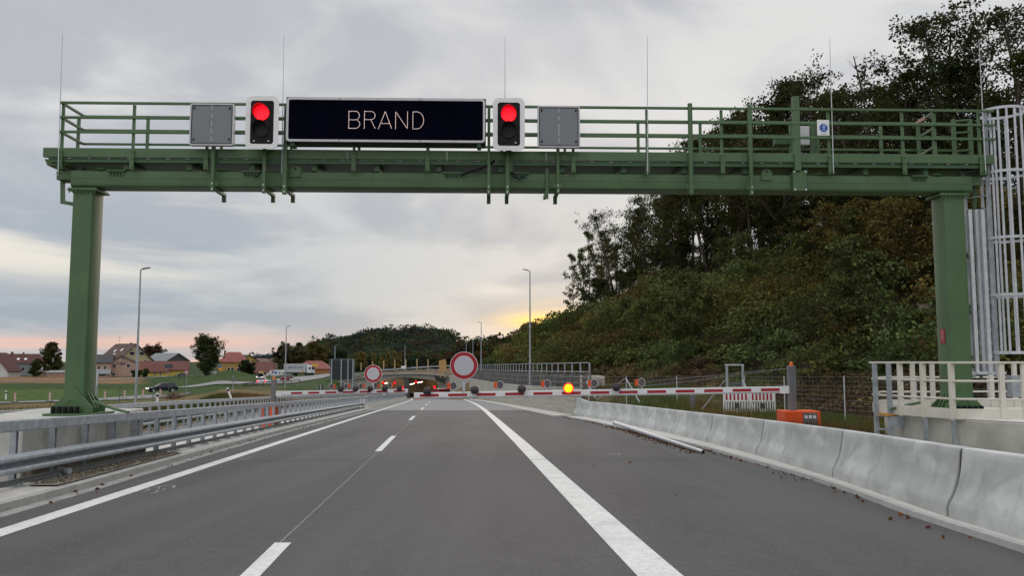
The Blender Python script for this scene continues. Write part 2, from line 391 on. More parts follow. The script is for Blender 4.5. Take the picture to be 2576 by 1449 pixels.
# ------------------------------------------------------------------ the motorway
asphalt = mat('asphalt', (.059, .0565, .057), .82, 0, .20, .35, .35, 130, spec=.35, stretch=(1.6, .35, 1), col2=(.083, .080, .080))
add_layer(asphalt, (.21, .20, .19), 38, .56, .68, amount=.42)
add_layer(asphalt, (.105, .10, .099), 5, .48, .70, amount=.35)
add_layer(asphalt, (.025, .024, .024), 30, .60, .72, amount=.5)
add_layer(asphalt, (.050, .048, .048), .8, .55, .75, (1, .12, 1), .5, dist=.5)
asphl = mat('old_concrete_paving', (.20, .20, .20), .85, 0, .12, .5, .15, 60)
add_layer(asphalt, (.098, .094, .093), .5, .50, .68, (2.4, .05, 1), .6, dist=.2)
paint = mat('road_paint', (.64, .64, .62), .7, 0, .10, 12, .15, 60)
add_layer(paint, (.27, .265, .26), 26, .56, .70, amount=.6)
add_layer(paint, (.45, .44, .43), 2.2, .45, .7, amount=.6)
def sheet(name, pts, m, lift, sub=1, kind='structure', **t):
    mb = MB(); mb.add([(p[0], p[1], p[2] + lift) for p in pts], [tuple(range(len(pts)))]); o = mb.build(name, m, origin0=1); o['kind'] = kind; return o
def ribbon(name, f0, f1, ys, m, lift):
    mb = MB(); vs = []
    for y in ys: vs += [RP(f0(y), y, lift), RP(f1(y), y, lift)]
    mb.add(vs, [(2 * i, 2 * i + 1, 2 * i + 3, 2 * i + 2) for i in range(len(ys) - 1)]); o = mb.build(name, m, origin0=1); o['kind'] = 'structure'; return o
YS = list(np.arange(-4, 56, 2.6)) + list(np.arange(56, 196, 5)) + [195.5, 196, 230, 262]
kerbo = lambda y: ip(y, [(-4, -5.75), (11, -6.07), (14, -6.1), (21, -6.38), (32, -6.62), (75, -6.9), (150, -7.6), (196, -9.4), (262, -12)])
SEAM = 71.4
ribbon('road', kerbo, lambda y: ip(y, WO) - .05, [y for y in YS if y <= SEAM] + [SEAM], asphalt, 0)
ribbon('road', kerbo, lambda y: ip(y, WO) - .05, [SEAM] + [y for y in YS if y > SEAM], asphl, 0.001)
ribbon('opposite_carriageway', lambda y: ip(y, BO) - .35, lambda y: kerbo(y) - 1.9, YS, asphl, -.03)
mb = MB(); ys = [y for y in YS if y < 196]       # kerb and raised slab on the left
mb.sweep([(0, -.1), (0, .10), (-1.95, .12), (-1.95, -.1)], [RP(kerbo(y), y) for y in ys], side=(1, 0, 0))
o = mb.build('verge_slab', conct, origin0=1); o['kind'] = 'structure'
mb = MB(); mb.sweep([(.40, 0), (.40, .006), (0, .006), (0, 0)], [RP(kerbo(y), y) for y in ys], side=(1, 0, 0))
o = mb.build('gutter', mat('gutter_concrete', (.27, .265, .25), .9, 0, .25, 2, .3, 30), origin0=1); o['kind'] = 'structure'
mb = MB(); mb.sweep([(.16, -.05), (.16, .11), (.015, .118), (.015, -.05)], [RP(kerbo(y), y) for y in ys if y < 76], side=(1, 0, 0))
o = mb.build('kerb', mat('kerb_stone', (.33, .33, .31), .85, 0, .2, 3, .2, 50), origin0=1); o['kind'] = 'structure'
# gravel pocket beside the plinth
gm = mat('gravel', (.20, .18, .14), .95, 0, .45, 14, .9, 30)
_g = MB(); _ys = [13.4, 14, 15.5, 17, 18.5, 20, 20.6]; _g.add([v for y in _ys for v in (RP(kerbo(y) - .06, y, .127), RP(kerbo(y) - .53, y, .127))], [(2 * i, 2 * i + 1, 2 * i + 3, 2 * i + 2) for i in range(6)]); o = _g.build('gravel_patch', gm, origin0=1); o['kind'] = 'structure'
_n = 1500; _y = RNG.uniform(13.6, 20.4, _n); _o = np.array([kerbo(y) - .1 - .42 * RNG.random() for y in _y]); _pb = np.stack([_o - BR * _y, _y, -SL * _y + .140], 1)
leaf_mesh('gravel_stones', _pb, RNG.uniform(.025, .075, _n), vary((.24, .215, .17), _n, .55, .08), leafM, up=.3, aspect=.8, kind='stuff')
# right kerb in front of the concrete barriers
mb = MB(); KO = lambda y: ip(y, [(-5, 5.15), (5, 5.6), (10.5, 6.05), (14.7, 6.74), (23.7, 7.36), (30, 7.52), (44.8, 7.74), (53.5, 7.4)]); pth = [RP(KO(y), y) for y in np.arange(-4, 53.5, 2.5)]
mb.sweep([(0, -.05), (0, .0), (-.04, .03), (-.05, .075), (-.135, .068), (-.16, -.05)], pth, side=(1, 0, 0))
o = ribbon('kerb_backfill', KO, lambda y: ip(y, NJO) - .2, [y for y in YS if y < 53] + [53.2], conct, .045)
o = mb.build('kerb', mat('pale_kerb', (.36, .36, .35), .8, 0, .12, 3, .1, 50), origin0=1); o['kind'] = 'structure'
mb = MB(); pth = [RP(ip(y, WO) - .05, y) for y in [54, 70, 94, 110, 130, 150, 168, 180, 190]]
mb.sweep([(0, -.1), (0, .10), (-1.3, .07), (-1.32, -.1)], pth, side=(1, 0, 0))
o = mb.build('wall_foot_slab', conct, origin0=1); o['kind'] = 'structure'

def marking(name, le, ri, lift=.005):
    mb = MB(); vs = []
    for a, b in zip(le, ri): vs += [a + Vector((0, 0, lift)), b + Vector((0, 0, lift))]
    mb.add(vs, [(2 * i, 2 * i + 1, 2 * i + 3, 2 * i + 2) for i in range(len(le) - 1)]); o = mb.build(name, paint, origin0=1); o['kind'] = 'structure'; return o
def line_o(name, tab, w, ys, lift=.005):
    f = lambda y: ip(y, tab); return marking(name, [RP(f(y), y) for y in ys], [RP(f(y) + w, y) for y in ys], lift)
line_o('edge_line', [(0, -5.1), (9.65, -5.20), (30, -5.45), (60, -5.75), (110, -6.1), (150, -6.6), (196, -8.2), (260, -11)], .28, [y for y in YS if y > -4] )
re_ = [G(1600, 1449), G(1475.6, 1313), G(1292.6, 1113), G(1240, 1058), G(1212, 1030), G(1195, 1018), G(1178, 1009.5), G(1160, 1003.5)]
ro = [(p.y, p.x + BR * p.y) for p in re_]; ro = [(0, 1.55)] + ro
line_o('edge_line', ro, .40, [-3, 0] + list(np.linspace(4, 60, 24)) + [70, 80, 95, 110, 130, 150, 170])
# centre dashes (ends read from the photograph, on the road plane)
for (y0, y1) in ((1560, 1367), (1136, 1097.5), (1057.5, 1047), (1031, 1026), (1020.5, 1017), (1013.5, 1011.5)):
    ya = G(900, y0).y; yb = G(900, y1).y; co = lambda y: ip(y, [(5, -1.66), (8, -1.72), (25, -1.86), (50, -2.1), (80, -2.3), (110, -2.6)])
    marking('lane_dash', [RP(co(ya) - .088, ya), RP(co(yb) - .088, yb)], [RP(co(ya) + .088, ya), RP(co(yb) + .088, yb)])
joint = mat('joint_sealant', (.22, .21, .20), .6, 0, .2, 6); dj = mat('dark_joint', (.03, .03, .03), .6)
def thin(name, pts, w, m, lift=.003):
    mb = MB(); pts = [Vector(p) for p in pts]; vs = []
    for i, p in enumerate(pts):
        d = (pts[min(i + 1, len(pts) - 1)] - pts[max(i - 1, 0)]); nn = Vector((d.y, -d.x, 0)).normalized() * w / 2
        vs += [p - nn + Vector((0, 0, lift)), p + nn + Vector((0, 0, lift))]
    mb.add(vs, [(2 * i, 2 * i + 1, 2 * i + 3, 2 * i + 2) for i in range(len(pts) - 1)]); return mb
jm = MB()
for (ya, yb) in ((2, 9.0), (9.0, 22.3), (22.3, 45.6), (45.6, 71.3)): jm.add(*[(lambda t: t.v)(thin('', [RP(-1.72 - .005 * ya, ya), RP(-1.72 - .005 * yb, yb)], .016, joint)), [(0, 1, 3, 2)]])
o = jm.build('lane_joint', joint, origin0=1); o['kind'] = 'structure'
jm = MB()
for k, y in enumerate((19.5, 23.8, 28, 31.5, 36, 41, 47, 53, 60, 66)):
    a = RP(1.9 if k % 3 else -5, y); b = RP(ip(y, NJO) - .6, y + .5); t = thin('', [a, (a + b) / 2 + Vector((0, .12, 0)), b], .02 + .0006 * y, dj); jm.add(t.v, t.f)
a = G(1400, 1031); t = thin('', [RP(-6.6, SEAM), RP(7, SEAM)], .10, dj); jm.add(t.v, t.f)
o = jm.build('paving_joints', dj, origin0=1); o['kind'] = 'structure'
chalk = mat('chalk', (.36, .36, .35), .9, 0, .4, 30); cm = MB()
def zig(pts, w=.022):
    q = [G(x, y) for x, y in pts]; t = thin('', q, w, chalk, .004); cm.add(t.v, t.f)
zig([(372, 1225), (440, 1222.5)]); zig([(432, 1227), (441, 1223), (436, 1229)]); zig([(336, 1240), (350, 1236), (362, 1238), (378, 1232)])
zig([(352, 1232), (366, 1229), (374, 1231)]); zig([(378, 1243), (392, 1240), (396, 1236), (412, 1233), (416, 1230)]); zig([(390, 1229), (402, 1226), (398, 1231)])
zig([(586, 1154), (600, 1151)]); zig([(604, 1155), (612, 1152), (622, 1154), (636, 1151)]); zig([(606, 1159), (622, 1157)]); zig([(1525, 1144), (1555, 1142.5), (1560, 1145)], .05)
o = cm.build('chalk_marks', chalk, origin0=1); o['kind'] = 'structure'

# ------------------------------------------------------------------ concrete barriers on the right
ordn = ['first', 'second', 'third', 'fourth', 'fifth', 'sixth', 'seventh', 'eighth', 'ninth', 'tenth', 'eleventh', 'twelfth', 'thirteenth', 'fourteenth']
NJP = [(-.305, 0), (-.30, .18), (-.27, .24), (-.215, .34), (-.175, .44), (-.148, .54), (-.125, .66), (-.11, .78), (-.10, .865), (-.085, .895), (.085, .895), (.10, .865), (.125, .62), (.165, .36), (.31, .09), (.31, 0)]
NJP = NJP[::-1]
js = [-1.0, 5.2, 10.6, 15.4, 20.8, 26, 31.2, 36.4, 41.6, 46.8, 52]
njc = [MB() for _ in js]
for i in range(len(js) - 1):
    ya, yb = js[i] + .045, js[i + 1] - .045; mb = MB(); ym = (ya + yb) / 2
    for y in (ya, ya + (yb - ya) * .33, ya + (yb - ya) * .66, yb):
        hs_ = ip(y, [(30, 1), (42, 1.06), (52, 1.10)]); p_ = RP(ip(y, NJO), y); mb.v += [(p_.x + a, p_.y, p_.z + b * hs_) for a, b in NJP]
    k_ = len(NJP); mb.f += [(i_ * k_ + q, i_ * k_ + (q + 1) % k_, (i_ + 1) * k_ + (q + 1) % k_, (i_ + 1) * k_ + q) for i_ in range(3) for q in range(k_)] + [tuple(range(k_)), tuple(3 * k_ + q for q in range(k_ - 1, -1, -1))]
    lab = ['pale concrete barrier segment running out of the picture at its lower right corner' if i == 1 else
           ('concrete barrier segment at the right picture edge, joint beside the white platform' if i == 2 else
            '%s pale concrete barrier segment counted from the right picture edge' % ordn[i - 1])][0]
    if i == 0: continue
    if i == len(js) - 2: lab = 'farthest pale concrete barrier segment, next to the sloping end piece'
    cb_ = mb.build('concrete_barrier', nj, smooth='x', bevel=.012, label=lab, category='concrete barrier', group='concrete barrier segments along the right roadside')
    mb = MB(); mb.sweep([(-a * .80, b * .975 + .002) for a, b in NJP][::-1], [RP(ip(y, NJO), y) for y in (yb - .05, yb + .088)]); mb.build('joint_shadow_key', mat('joint_shadow_concrete', (.06, .06, .055), .95), cb_)  # dark key between segments, coloured to stand in for the shadow in the joint
mb = MB()
ep_ = [(-.305, 0), (-.30, .18), (-.16, .48), (-.10, .985), (.10, .985), (.31, .18), (.31, 0)]
for p_, hs_ in ((RP(8.72, 52.05), 1.0), (RP(8.42, 54.0), 1.22)): mb.v += [(p_.x + a, p_.y, p_.z + b * hs_) for a, b in ep_]
mb.f += [(q, (q + 1) % 7, (q + 1) % 7 + 7, q + 7) for q in range(7)] + [tuple(range(7)), tuple(range(13, 6, -1))]
mb.build('barrier_end_piece', nj, bevel=.01, label='angled concrete end piece joining the barriers to the retaining wall', category='concrete barrier')

# retaining wall down to the tunnel
WT = [(54, -.1), (94, -1.0), (130, -1.6), (168, -1.9), (196, -1.55)]
mb = MB(); wy = [54, 62, 70, 82, 94, 106, 118, 130, 143, 156, 168, 178, 187, 196]
vs = []
for y in wy:
    o_ = ip(y, WO); x = o_ - BR * y; vs += [(x, y, -SL * y - .5), (x, y, ip(y, WT)), (x + .45, y, ip(y, WT)), (x + .45, y, -SL * y - .5)]
mb.add(vs, [(4 * i + k, 4 * i + 4 + k, 4 * i + 4 + (k + 1) % 4, 4 * i + (k + 1) % 4) for i in range(len(wy) - 1) for k in range(4)] + [(0, 1, 2, 3), tuple(4 * (len(wy) - 1) + k for k in (3, 2, 1, 0))])
mb.build('retaining_wall', concb, label='long board-marked concrete retaining wall falling towards the tunnel mouth', category='retaining wall')

# steel post and rail screen on top of the wall
t = thing('post_and_rail_screen', 'dark steel post screen with pale handrail standing behind the retaining wall', 'railing', P(1457, 968, 53))
fy = list(np.arange(52.8, 190, 3.45)); mbp = None
def scr(y): o_ = ip(max(y, 54), WO) + .75; return Vector((o_ - BR * y, y, 0)), ip(y, [(53, 1.55), (190, .9)]), ip(max(y, 54), WT) - .3
for y in fy:
    p, top, bot = scr(y); mid = top - .30 * (top - bot)
    mb = MB(); mb.box(p.x - .07, p.x + .07, p.y - .07, p.y + .07, bot, mid); mb.build('post', steeld, t)
    mb = MB(); mb.box(p.x - .045, p.x + .045, p.y - .045, p.y + .045, mid, top); mb.build('railing_post', steel, t)
for k, (fr, m_, w_) in enumerate(((0, steel, .06), (.30, steel, .07), (.48, steeld, .06), (.68, steeld, .06))):
    mb = MB(); pts = []
    for y in fy:
        p, top, bot = scr(y); pts.append((p.x - .09, p.y, top - fr * (top - bot) - .02))
    mb.tube(pts, w_ / 2 * 1.1, 6); mb.build('handrail' if k == 0 else 'rail', m_, t)
mb = MB()
for a, b in zip(fy[:-1], fy[1:]):
    p, tp, bt = scr(a); q, tq, bq = scr(b)
    mb.prism([(0, 0), (1, 0), (1, 1), (0, 1)], lambda u, w, p=p, q=q, tp=tp, tq=tq, bt=bt, bq=bq: (p.x + (q.x - p.x) * u + .05, p.y + (q.y - p.y) * u, (bt + (bq - bt) * u) + w * .62 * ((tp + (tq - tp) * u) - (bt + (bq - bt) * u))),
             lambda u, w, p=p, q=q, tp=tp, tq=tq, bt=bt, bq=bq: (p.x + (q.x - p.x) * u + .12, p.y + (q.y - p.y) * u, (bt + (bq - bt) * u) + w * .62 * ((tp + (tq - tp) * u) - (bt + (bq - bt) * u))))
mb.build('infill_panel', mat('stained_shotcrete', (.12, .11, .10), .9, 0, .6, .8, .4, 8), t)
mb = MB(); q = [rrect(.85, .45, .12, 3)]
p0 = P(1490, 978, 56)
mb.sweep([(-.5, -.2), (-.5, .7), (-.42, .86), (.42, .86), (.5, .7), (.5, -.2)], [p0 + Vector((-.8, 0, 0)), p0 + Vector((-.2, .02, .04)), p0 + Vector((.8, 0, -.03))])
mb.build('concrete_block', mat('rough_concrete', (.42, .38, .33), .95, 0, .4, 2, .7, 8), bevel=.05, label='rough pale concrete block on the verge right of the post screen', category='concrete block')

# ------------------------------------------------------------------ sign gantry
COLW = wz(200, 1043)                             # height of the base plates
gan = gthing('sign_gantry', 'green steel sign gantry spanning the carriageway on two columns', 'gantry', (0, 0, COLW))
def gbox(mb, x0, x1, y0, y1, v0, v1):
    xm = (x0 + x1) / 2; ym = (y0 + y1) / 2
    return mb.box(ux(x0, ym, v0), ux(x1, ym, v0), v0, v1, wz(xm, y0, v0), wz(xm, y1, v0))
BT = wz(600, 429); BB = wz(600, 471.6); BD = .50
FT = wz(600, 374.5, -.12); FB = wz(600, 397.5, -.12)
def gpart(mb, name, m=green, par=None, **k): return mb.build(name, m, par or gan, xf=GM, **k)
for (xa, xb, sidev) in ((181, 229, 1), (2379, 2429, -1)):
    ua = ux(xa, 560 if sidev > 0 else 590); ub = ux(xb, 560 if sidev > 0 else 590); cx = (ua + ub) / 2; hw = (ub - ua) / 2 + .012
    fl = BB - .075; base = wz(200, 1043) if sidev > 0 else wz(2440, 1041)
    mb = MB(); pr = rrect(hw, .25, .032, 4, cx, .25)
    mb.prism(pr, lambda a, b: (a, b, base + .02), lambda a, b: (a, b, fl - .006))
    col_ = gpart(mb, 'column', smooth='x')
    mb = MB(); mb.box(cx - hw - .10, cx + hw + .10, -.05, .55, fl - .005, fl + .022); mb.box(cx - hw - .08, cx + hw + .08, -.04, .54, fl + .026, fl + .052)
    # bolts under the flange
    for k in range(8): mb.tube([(cx - hw - .05 + k * (2 * hw + .1) / 7, -.045, fl - .065), (cx - hw - .05 + k * (2 * hw + .1) / 7, -.045, fl - .02)], .014, 6)
    gpart(mb, 'flange', par=col_, bevel=.004)
    # base: plate, kite-shaped stiffener, black bolt caps
    mb = MB(); mb.box(cx - .50, cx + .50, -.20, .75, base - .02, base + .025); bp = gpart(mb, 'base_plate', bevel=.005)
    mb = MB()
    pl = [(cx - .40, base + .03), (cx - .40, base + .16), (cx - .24, base + .30), (cx - .02, base + .56), (cx + .02, base + .56), (cx + .24, base + .30), (cx + .40, base + .13), (cx + .40, base + .03)]
    mb.prism(pl, lambda a, b: (a, -.03, b), lambda a, b: (a, -.002, b)); mb.prism(pl, lambda a, b: (a, .502, b), lambda a, b: (a, .53, b))
    for s in (-1, 1):
        mb.prism([(0, .03), (.16, .03), (.16, .12), (0, .42)], lambda a, b, s=s: (cx + s * (hw + a), .18, base + b), lambda a, b, s=s: (cx + s * (hw + a), .205, base + b))
        mb.prism([(0, .03), (.16, .03), (.16, .12), (0, .42)], lambda a, b, s=s: (cx + s * (hw + a), .30, base + b), lambda a, b, s=s: (cx + s * (hw + a), .325, base + b))
    mb.tube([(cx - .11, -.033, base + .2), (cx - .08, -.036, base + .27), (cx, -.036, base + .30), (cx + .08, -.036, base + .27), (cx + .11, -.033, base + .2)], .008, 6)
    gpart(mb, 'stiffener', par=bp)
    for k in range(5):
        xx = cx - .235 + k * .117 + (.06 if sidev < 0 else -.09)
        for vv in (-.13, .66):
            mb = MB(); mb.tube([(xx, vv, base + .02), (xx, vv, base + .155), (xx, vv, base + .165)], [.043, .043, .034], 12); gpart(mb, 'bolt_cap', black, bp, smooth='x')
    mb = MB()                                     # drain hose strap from the base, painted green
    if sidev > 0: pts = [L(238, 1010, -.02), L(262, 1020, -.1), L(290, 1030, -.2), L(324, 1038, -.3)]
    else: pts = [L(2330, 1010, .1), L(2300, 1016, .1), L(2270, 1022, .1), L(2240, 1030, .1)]
    mb.tube(pts, [.035, .03, .028, .025], 8); gpart(mb, 'earthing_strap', green, bp)
# main beam (rounded), cantilever stubs, seam, platform, fascia
u0, u1 = ux(178, 450), ux(2446, 470); e0, e1 = ux(138, 440), ux(2474, 455)
mb = MB(); pr = rrect(BD / 2, (BT - BB) / 2, .05, 4, BD / 2, (BT + BB) / 2)
mb.prism(pr, lambda a, b: (u0, a, b), lambda a, b: (u1, a, b)); beam = gpart(mb, 'beam', smooth='x')
mb = MB(); mb.box(e0, u0 - .002, .06, .44, BT - .195, BT); mb.box(u1 + .002, e1, .06, .44, BT - .195, BT); gpart(mb, 'beam_stub', bevel=.01)
mb = MB(); mb.box(u0 + .02, u1 - .02, -.004, .0, BT - .182, BT - .176); gpart(mb, 'weld_seam', greend, beam)
f0, f1 = ux(108, 385, -.12), ux(2502, 397, -.12)
mb = MB(); x = f0
while x < f1 - .1:
    x2 = min(f1, x + 2.05); mb.box(x, x2 - .003, -.12, -.105, FB, FT); mb.box(x, x2 - .003, -.105, -.04, FB, FB + .012); mb.box(x, x2 - .003, -.105, -.06, FT - .012, FT); x = x2
gpart(mb, 'fascia', bevel=.003)
mb = MB(); mb.box(f0 + .1, f1 - .1, -.09, .93, FB - .035, FB - .012); mb.box(f0 + .12, f1 - .12, -.10, -.085, FB - .10, FB - .045); gpart(mb, 'platform', greend)
x = f0 + .5
while x < f1 - .4: mb = MB(); mb.box(x, x + .07, -.112, -.10, FB - .035, FB - .01); gpart(mb, 'grating_clip', steeld); x += .395
mb = MB()                                         # fascia at the back and the cross brackets that carry the platform
mb.box(f0, f1, .92, .935, FB, FT); gpart(mb, 'rear_fascia')
x = f0 + .3
while x < f1: mb = MB(); mb.box(x, x + .10, -.02, .9, BT + .002, FB - .04); gpart(mb, 'cross_bracket', greend); x += 1.28
mb = MB(); mb.prism([(0, 0), (.55, 0), (.42, -.13), (.06, -.13)], lambda a, b: (f0 + a, -.05, FB - .03 + b), lambda a, b: (f0 + a, .5, FB - .03 + b)); gpart(mb, 'end_bracket')
# railing: front and rear rails, posts, end rails
RT = wz(300, 259, -.14); R2 = wz(300, 295.8, -.14); R3 = wz(300, 332.2, -.14); VR = -.14; VB = .82
ra0 = ux(151, 300, VR); ra1 = ux(2500, 290, VR)
rail = MB()
for w in (RT, R2, R3): rail.box(ra0, ra1, VR - .025, VR + .02, w - .026, w + .026)
gpart(rail, 'front_rail', bevel=.006)
rb0 = ra0 + .02; rb1 = ux(2455, 300, VR); rail = MB()
for w in (RT, R2, R3): rail.box(rb0, rb1, VB - .02, VB + .02, w - .024, w + .024)
gpart(rail, 'rear_rail', bevel=.006)
rail = MB()
for w in (RT - .002, R2 - .002, R3 - .002): rail.box(ra0 - .002, ra0 + .045, VR + .022, VB - .022, w - .022, w + .022)
gpart(rail, 'end_rail')
for x in (155, 334.5, 523, 718, 891, 1076, 1284, 1442, 1628, 1816, 2086, 2272, 2465):
    yb = 428; u = ux(x, 320, VR)
    if x in (523,): u = ux(518, 400, VR)
    mb = MB(); mb.box(u - .028, u + .028, VR + .021, VR + .066, FT - .2, RT - .027); mb.box(u - .045, u + .045, VR - .012, VR + .012, BT - .02, FB + .15)
    for w in (BT + .03, FB - .02, FB + .11): mb.tube([(u, VR - .012, w), (u, VR - .03, w)], .018, 6)
    gpart(mb, 'railing_post', bevel=.004)
for x in (200, 374, 560, 735, 905, 1078, 1262, 1420, 1604, 1760, 1990, 2213, 2345):
    u = ux(x, 330, VB); mb = MB(); mb.box(u - .03, u + .03, VB - .065, VB - .021, FT - .1, RT - .025); gpart(mb, 'railing_post')
# mounting posts for the signs (front), square section with foot hooks
def mpost(x0, x1, ytop, ybot, v=-.16, round_=False, hook=True, m=green):
    u = (ux(x0, ybot, v) + ux(x1, ybot, v)) / 2; hw = abs(ux(x1, ybot, v) - ux(x0, ybot, v)) / 2; w1 = wz(x0, ytop, v); w0 = wz(x0, ybot, v)
    mb = MB()
    if round_:
        mb.tube([(u, v - .02, w0), (u, v - .02, w1)], hw, 16); mb.box(u - hw - .05, u + hw + .05, v - .015, v + .0, w0 + .12, w0 + .20)
    else: mb.box(u - hw, u + hw, v - .05, v + .02, w0, w1)
    if hook:
        mb.box(u - .04, u + .04, v - .0, .60, BB - .075, BB - .02); mb.box(u - .04, u + .04, .545, .60, BB - .2, BB - .02); mb.bar((u, .57, BB - .03), (u, -.1, BB - .06), .05)
    o = gpart(mb, 'mounting_post', m, smooth='x' if round_ else False)
    mb = MB()
    for w in (w0 + .05, w0 + .16): mb.tube([(u, v - .05, w), (u, v - .065, w)], .018, 8)
    gpart(mb, 'bolt', alu, o)
mpost(529.5, 540.5, 355, 482, -.17, True); mpost(660, 668, 365, 486); mpost(711, 721, 264, 489)
mpost(1226, 1233, 268, 490); mpost(1272, 1281, 370, 490); mpost(1399.5, 1408, 355, 487, -.17, True)
mpost(1733, 1745, 261, 489, -.17, True, False); mpost(1885, 1895.5, 264, 491, -.17, True, False)
mb = MB(); uu = ux(2007.5, 400, -.16); mb.box(uu - .068, uu + .068, -.16, -.04, wz(2000, 430, -.1), wz(2000, 241, -.16)); gpart(mb, 'tall_post', bevel=.008)
mb = MB(); uu = ux(2012.5, 455, -.10); mb.box(uu - .145, uu + .145, -.10, -.005, wz(2012, 480, -.1), wz(2012, 429, -.1)); cl = gpart(mb, 'clamp_plate', bevel=.01)
for a in (-.115, .115):
    for w in (wz(2012, 477, -.1), wz(2012, 432, -.1)):
        mb = MB(); mb.tube([(uu + a, -.10, w), (uu + a, -.125, w)], .022, 10); gpart(mb, 'bolt', alu, cl)
mb = MB(); uu = ux(1376, 460, -.03)
mb.box(uu - .03, uu + .03, -.03, -.002, wz(1376, 500, -.03), wz(1376, 423, -.03)); mb.box(uu - .045, uu - .0, -.025, .52, BB - .12, BB - .04)
for k in range(6): mb.tube([(uu - .05, -.02, BB + .02 + k * .06), (uu + .05, -.02, BB + .02 + k * .06)], .012, 6)
gpart(mb, 'splice_flange')
for x in (743.7, 1927.5):
    uu = ux(x, 430); mb = MB(); hw = .115; w0 = BT - .13; pl = [(-hw, w0), (hw, w0), (hw, BT - .0)] + [(hw * math.cos(R(a)), BT + .0 + hw * math.sin(R(a))) for a in range(15, 180, 15)] + [(-hw, BT)]
    mb.prism(pl, lambda a, b: (uu + a, -.03, b), lambda a, b: (uu + a, -.003, b)); lg = gpart(mb, 'lifting_lug', bevel=.003)
    mb = MB(); mb.tube([(uu, -.034, BT + .05), (uu, -.0305, BT + .05)], .022, 10); gpart(mb, 'hole', black, lg)
for x in (252, 560, 2060, 2358):
    uu = ux(x, 427); mb = MB(); pts = [(uu + .1 * math.cos(2 * math.pi * k / 12), .02 + .05 * math.sin(2 * math.pi * k / 12), BT + .015) for k in range(13)]; mb.tube(pts, .014, 6); gpart(mb, 'lifting_eye')
for x in (294, 632, 1137, 1308, 2313):
    uu = ux(x, 440); mb = MB(); mb.box(uu - .185, uu + .185, -.05, -.002, BT - .035, BT - .01); gbx = gpart(mb, 'cable_gland_box')
    mb = MB(); mb.box(uu - .15, uu + .15, -.016, -.002, BT - .125, BT - .04); gpart(mb, 'gland_plate', greend, gbx)
    for k in range(4):
        mb = MB(); mb.tube([(uu - .11 + k * .066, -.03, BT - .085), (uu - .11 + k * .066, -.015, BT - .085)], .018, 8); gpart(mb, 'gland', black, gbx)
mb = MB(); mb.tube([L(1158, 442, -.06), L(1180, 433, -.09), L(1205, 425, -.12), L(1222, 418, -.14), L(1240, 408, -.1), L(1248, 400, -.05)], .022, 8); gpart(mb, 'cable', black)
mb = MB(); mb.tube([L(1285, 412, -.08), L(1288, 430, -.09), L(1297, 446, -.09), L(1308, 452, -.08), L(1316, 444, -.06)], .013, 6); gpart(mb, 'cable', black)
mb = MB(); mb.tube([L(640, 446, -.07), L(652, 440, -.09), L(658, 432, -.09), L(660, 405, -.05)], .012, 6); gpart(mb, 'cable', black)
mb = MB(); a = L(158, 450, .25); b = L(158, 512, .25); mb.bar(a, b, .07); mb.bar(b + Vector((0, 0, .03)), Vector((ux(184, 516, .25), .25, b.z - .01)), .07); mb.bar(a + Vector((0, 0, -.02)), a + Vector((.25, 0, -.02)), .07); gpart(mb, 'side_loop')
mb = MB(); mb.bar(L(2452, 470, .3), L(2452, 545, .3), .06); gpart(mb, 'side_loop')
# self-closing gate and inner frames at the ladder end of the walkway
mb = MB()
a = L(2310, 345, .1)
for w in (RT - .02, R2 - .05, R3 - .15): mb.bar((ux(2352, 300, VR + .02), VR + .05, w), (ux(2308, 340, .75), .72, w - .0), .05)
for xx, vv in ((2350, VR + .06), (2310, .72)): u = ux(xx, 330, vv); mb.box(u - .03, u + .03, vv - .03, vv + .03, FT, RT)
gpart(mb, 'walkway_gate', bevel=.004)
mb = MB()
for xx in (2398, 2440): u = ux(xx, 330, .5); mb.box(u - .035, u + .035, .45, .52, FT, RT)
for w in (RT - .04, R2, R3 - .1): mb.bar((ux(2398, 300, .5), .49, w), (ux(2440, 300, .5), .49, w + .04), .04)
gpart(mb, 'ladder_frame', bevel=.004)
mb = MB(); u = ux(2345, 300, .1); mb.bar((ux(2330, 312, .3), .3, RT - .03), (ux(2308, 330, .6), .62, RT - .05), .058); gpart(mb, 'striped_bar', mat('faded_red_white', (.45, .25, .2), .6))
# equipment boxes fixed behind the railing
mb = MB(); mb.box(ux(2012, 350, .5), ux(2035, 350, .5), .45, .62, wz(2025, 365, .5), wz(2025, 318, .5)); bx = gpart(mb, 'white_control_box', frame_m, bevel=.01)
for xx in (1990, 2042, 2054):
    mb = MB(); u = ux(xx, 340, .5); mb.box(u - .04, u + .04, .44, .52, FT + .05, wz(xx, 312, .5)); gpart(mb, 'box_post', green)
mb = MB(); gbox(mb, 1950, 1990, 340, 362, .45, .6); gpart(mb, 'small_box', greend)

# lightning rods
for i, (xt, yt, xb, yb, wh) in enumerate(((151, 84, 146, 440, 'at the left end of the gantry'), (711, 88, 709, 436, 'between the left signal and the display'), (1271, 92, 1270, 300, 'behind the right traffic signal'),
        (1633, 92, 1629, 438, 'right of the right grey cabinet'), (2089, 97, 2097, 436, 'beside the blue sign on the railing'), (2462, 98, 2480, 436, 'at the right end near the caged ladder'))):
    v = -.18; a = L(xb, yb, v); b = L(xt, yt, v); b.x = a.x + (b.x - a.x) * .5
    tr = gthing('lightning_rod', 'thin grey lightning rod ' + wh, 'lightning rod', a, 'lightning rods on the gantry')
    mb = MB(); mb.tube([a, a.lerp(b, .5), b], [.011, .009, .006], 6); mb.build('rod', alu, tr, xf=GM)
    mb = MB(); mb.box(a.x - .03, a.x + .03, v - .01, v + .04, a.z + .02, a.z + .06); mb.box(a.x - .03, a.x + .03, v - .01, v + .04, RT - .03, RT + .01); mb.build('clamp', green, tr, xf=GM)

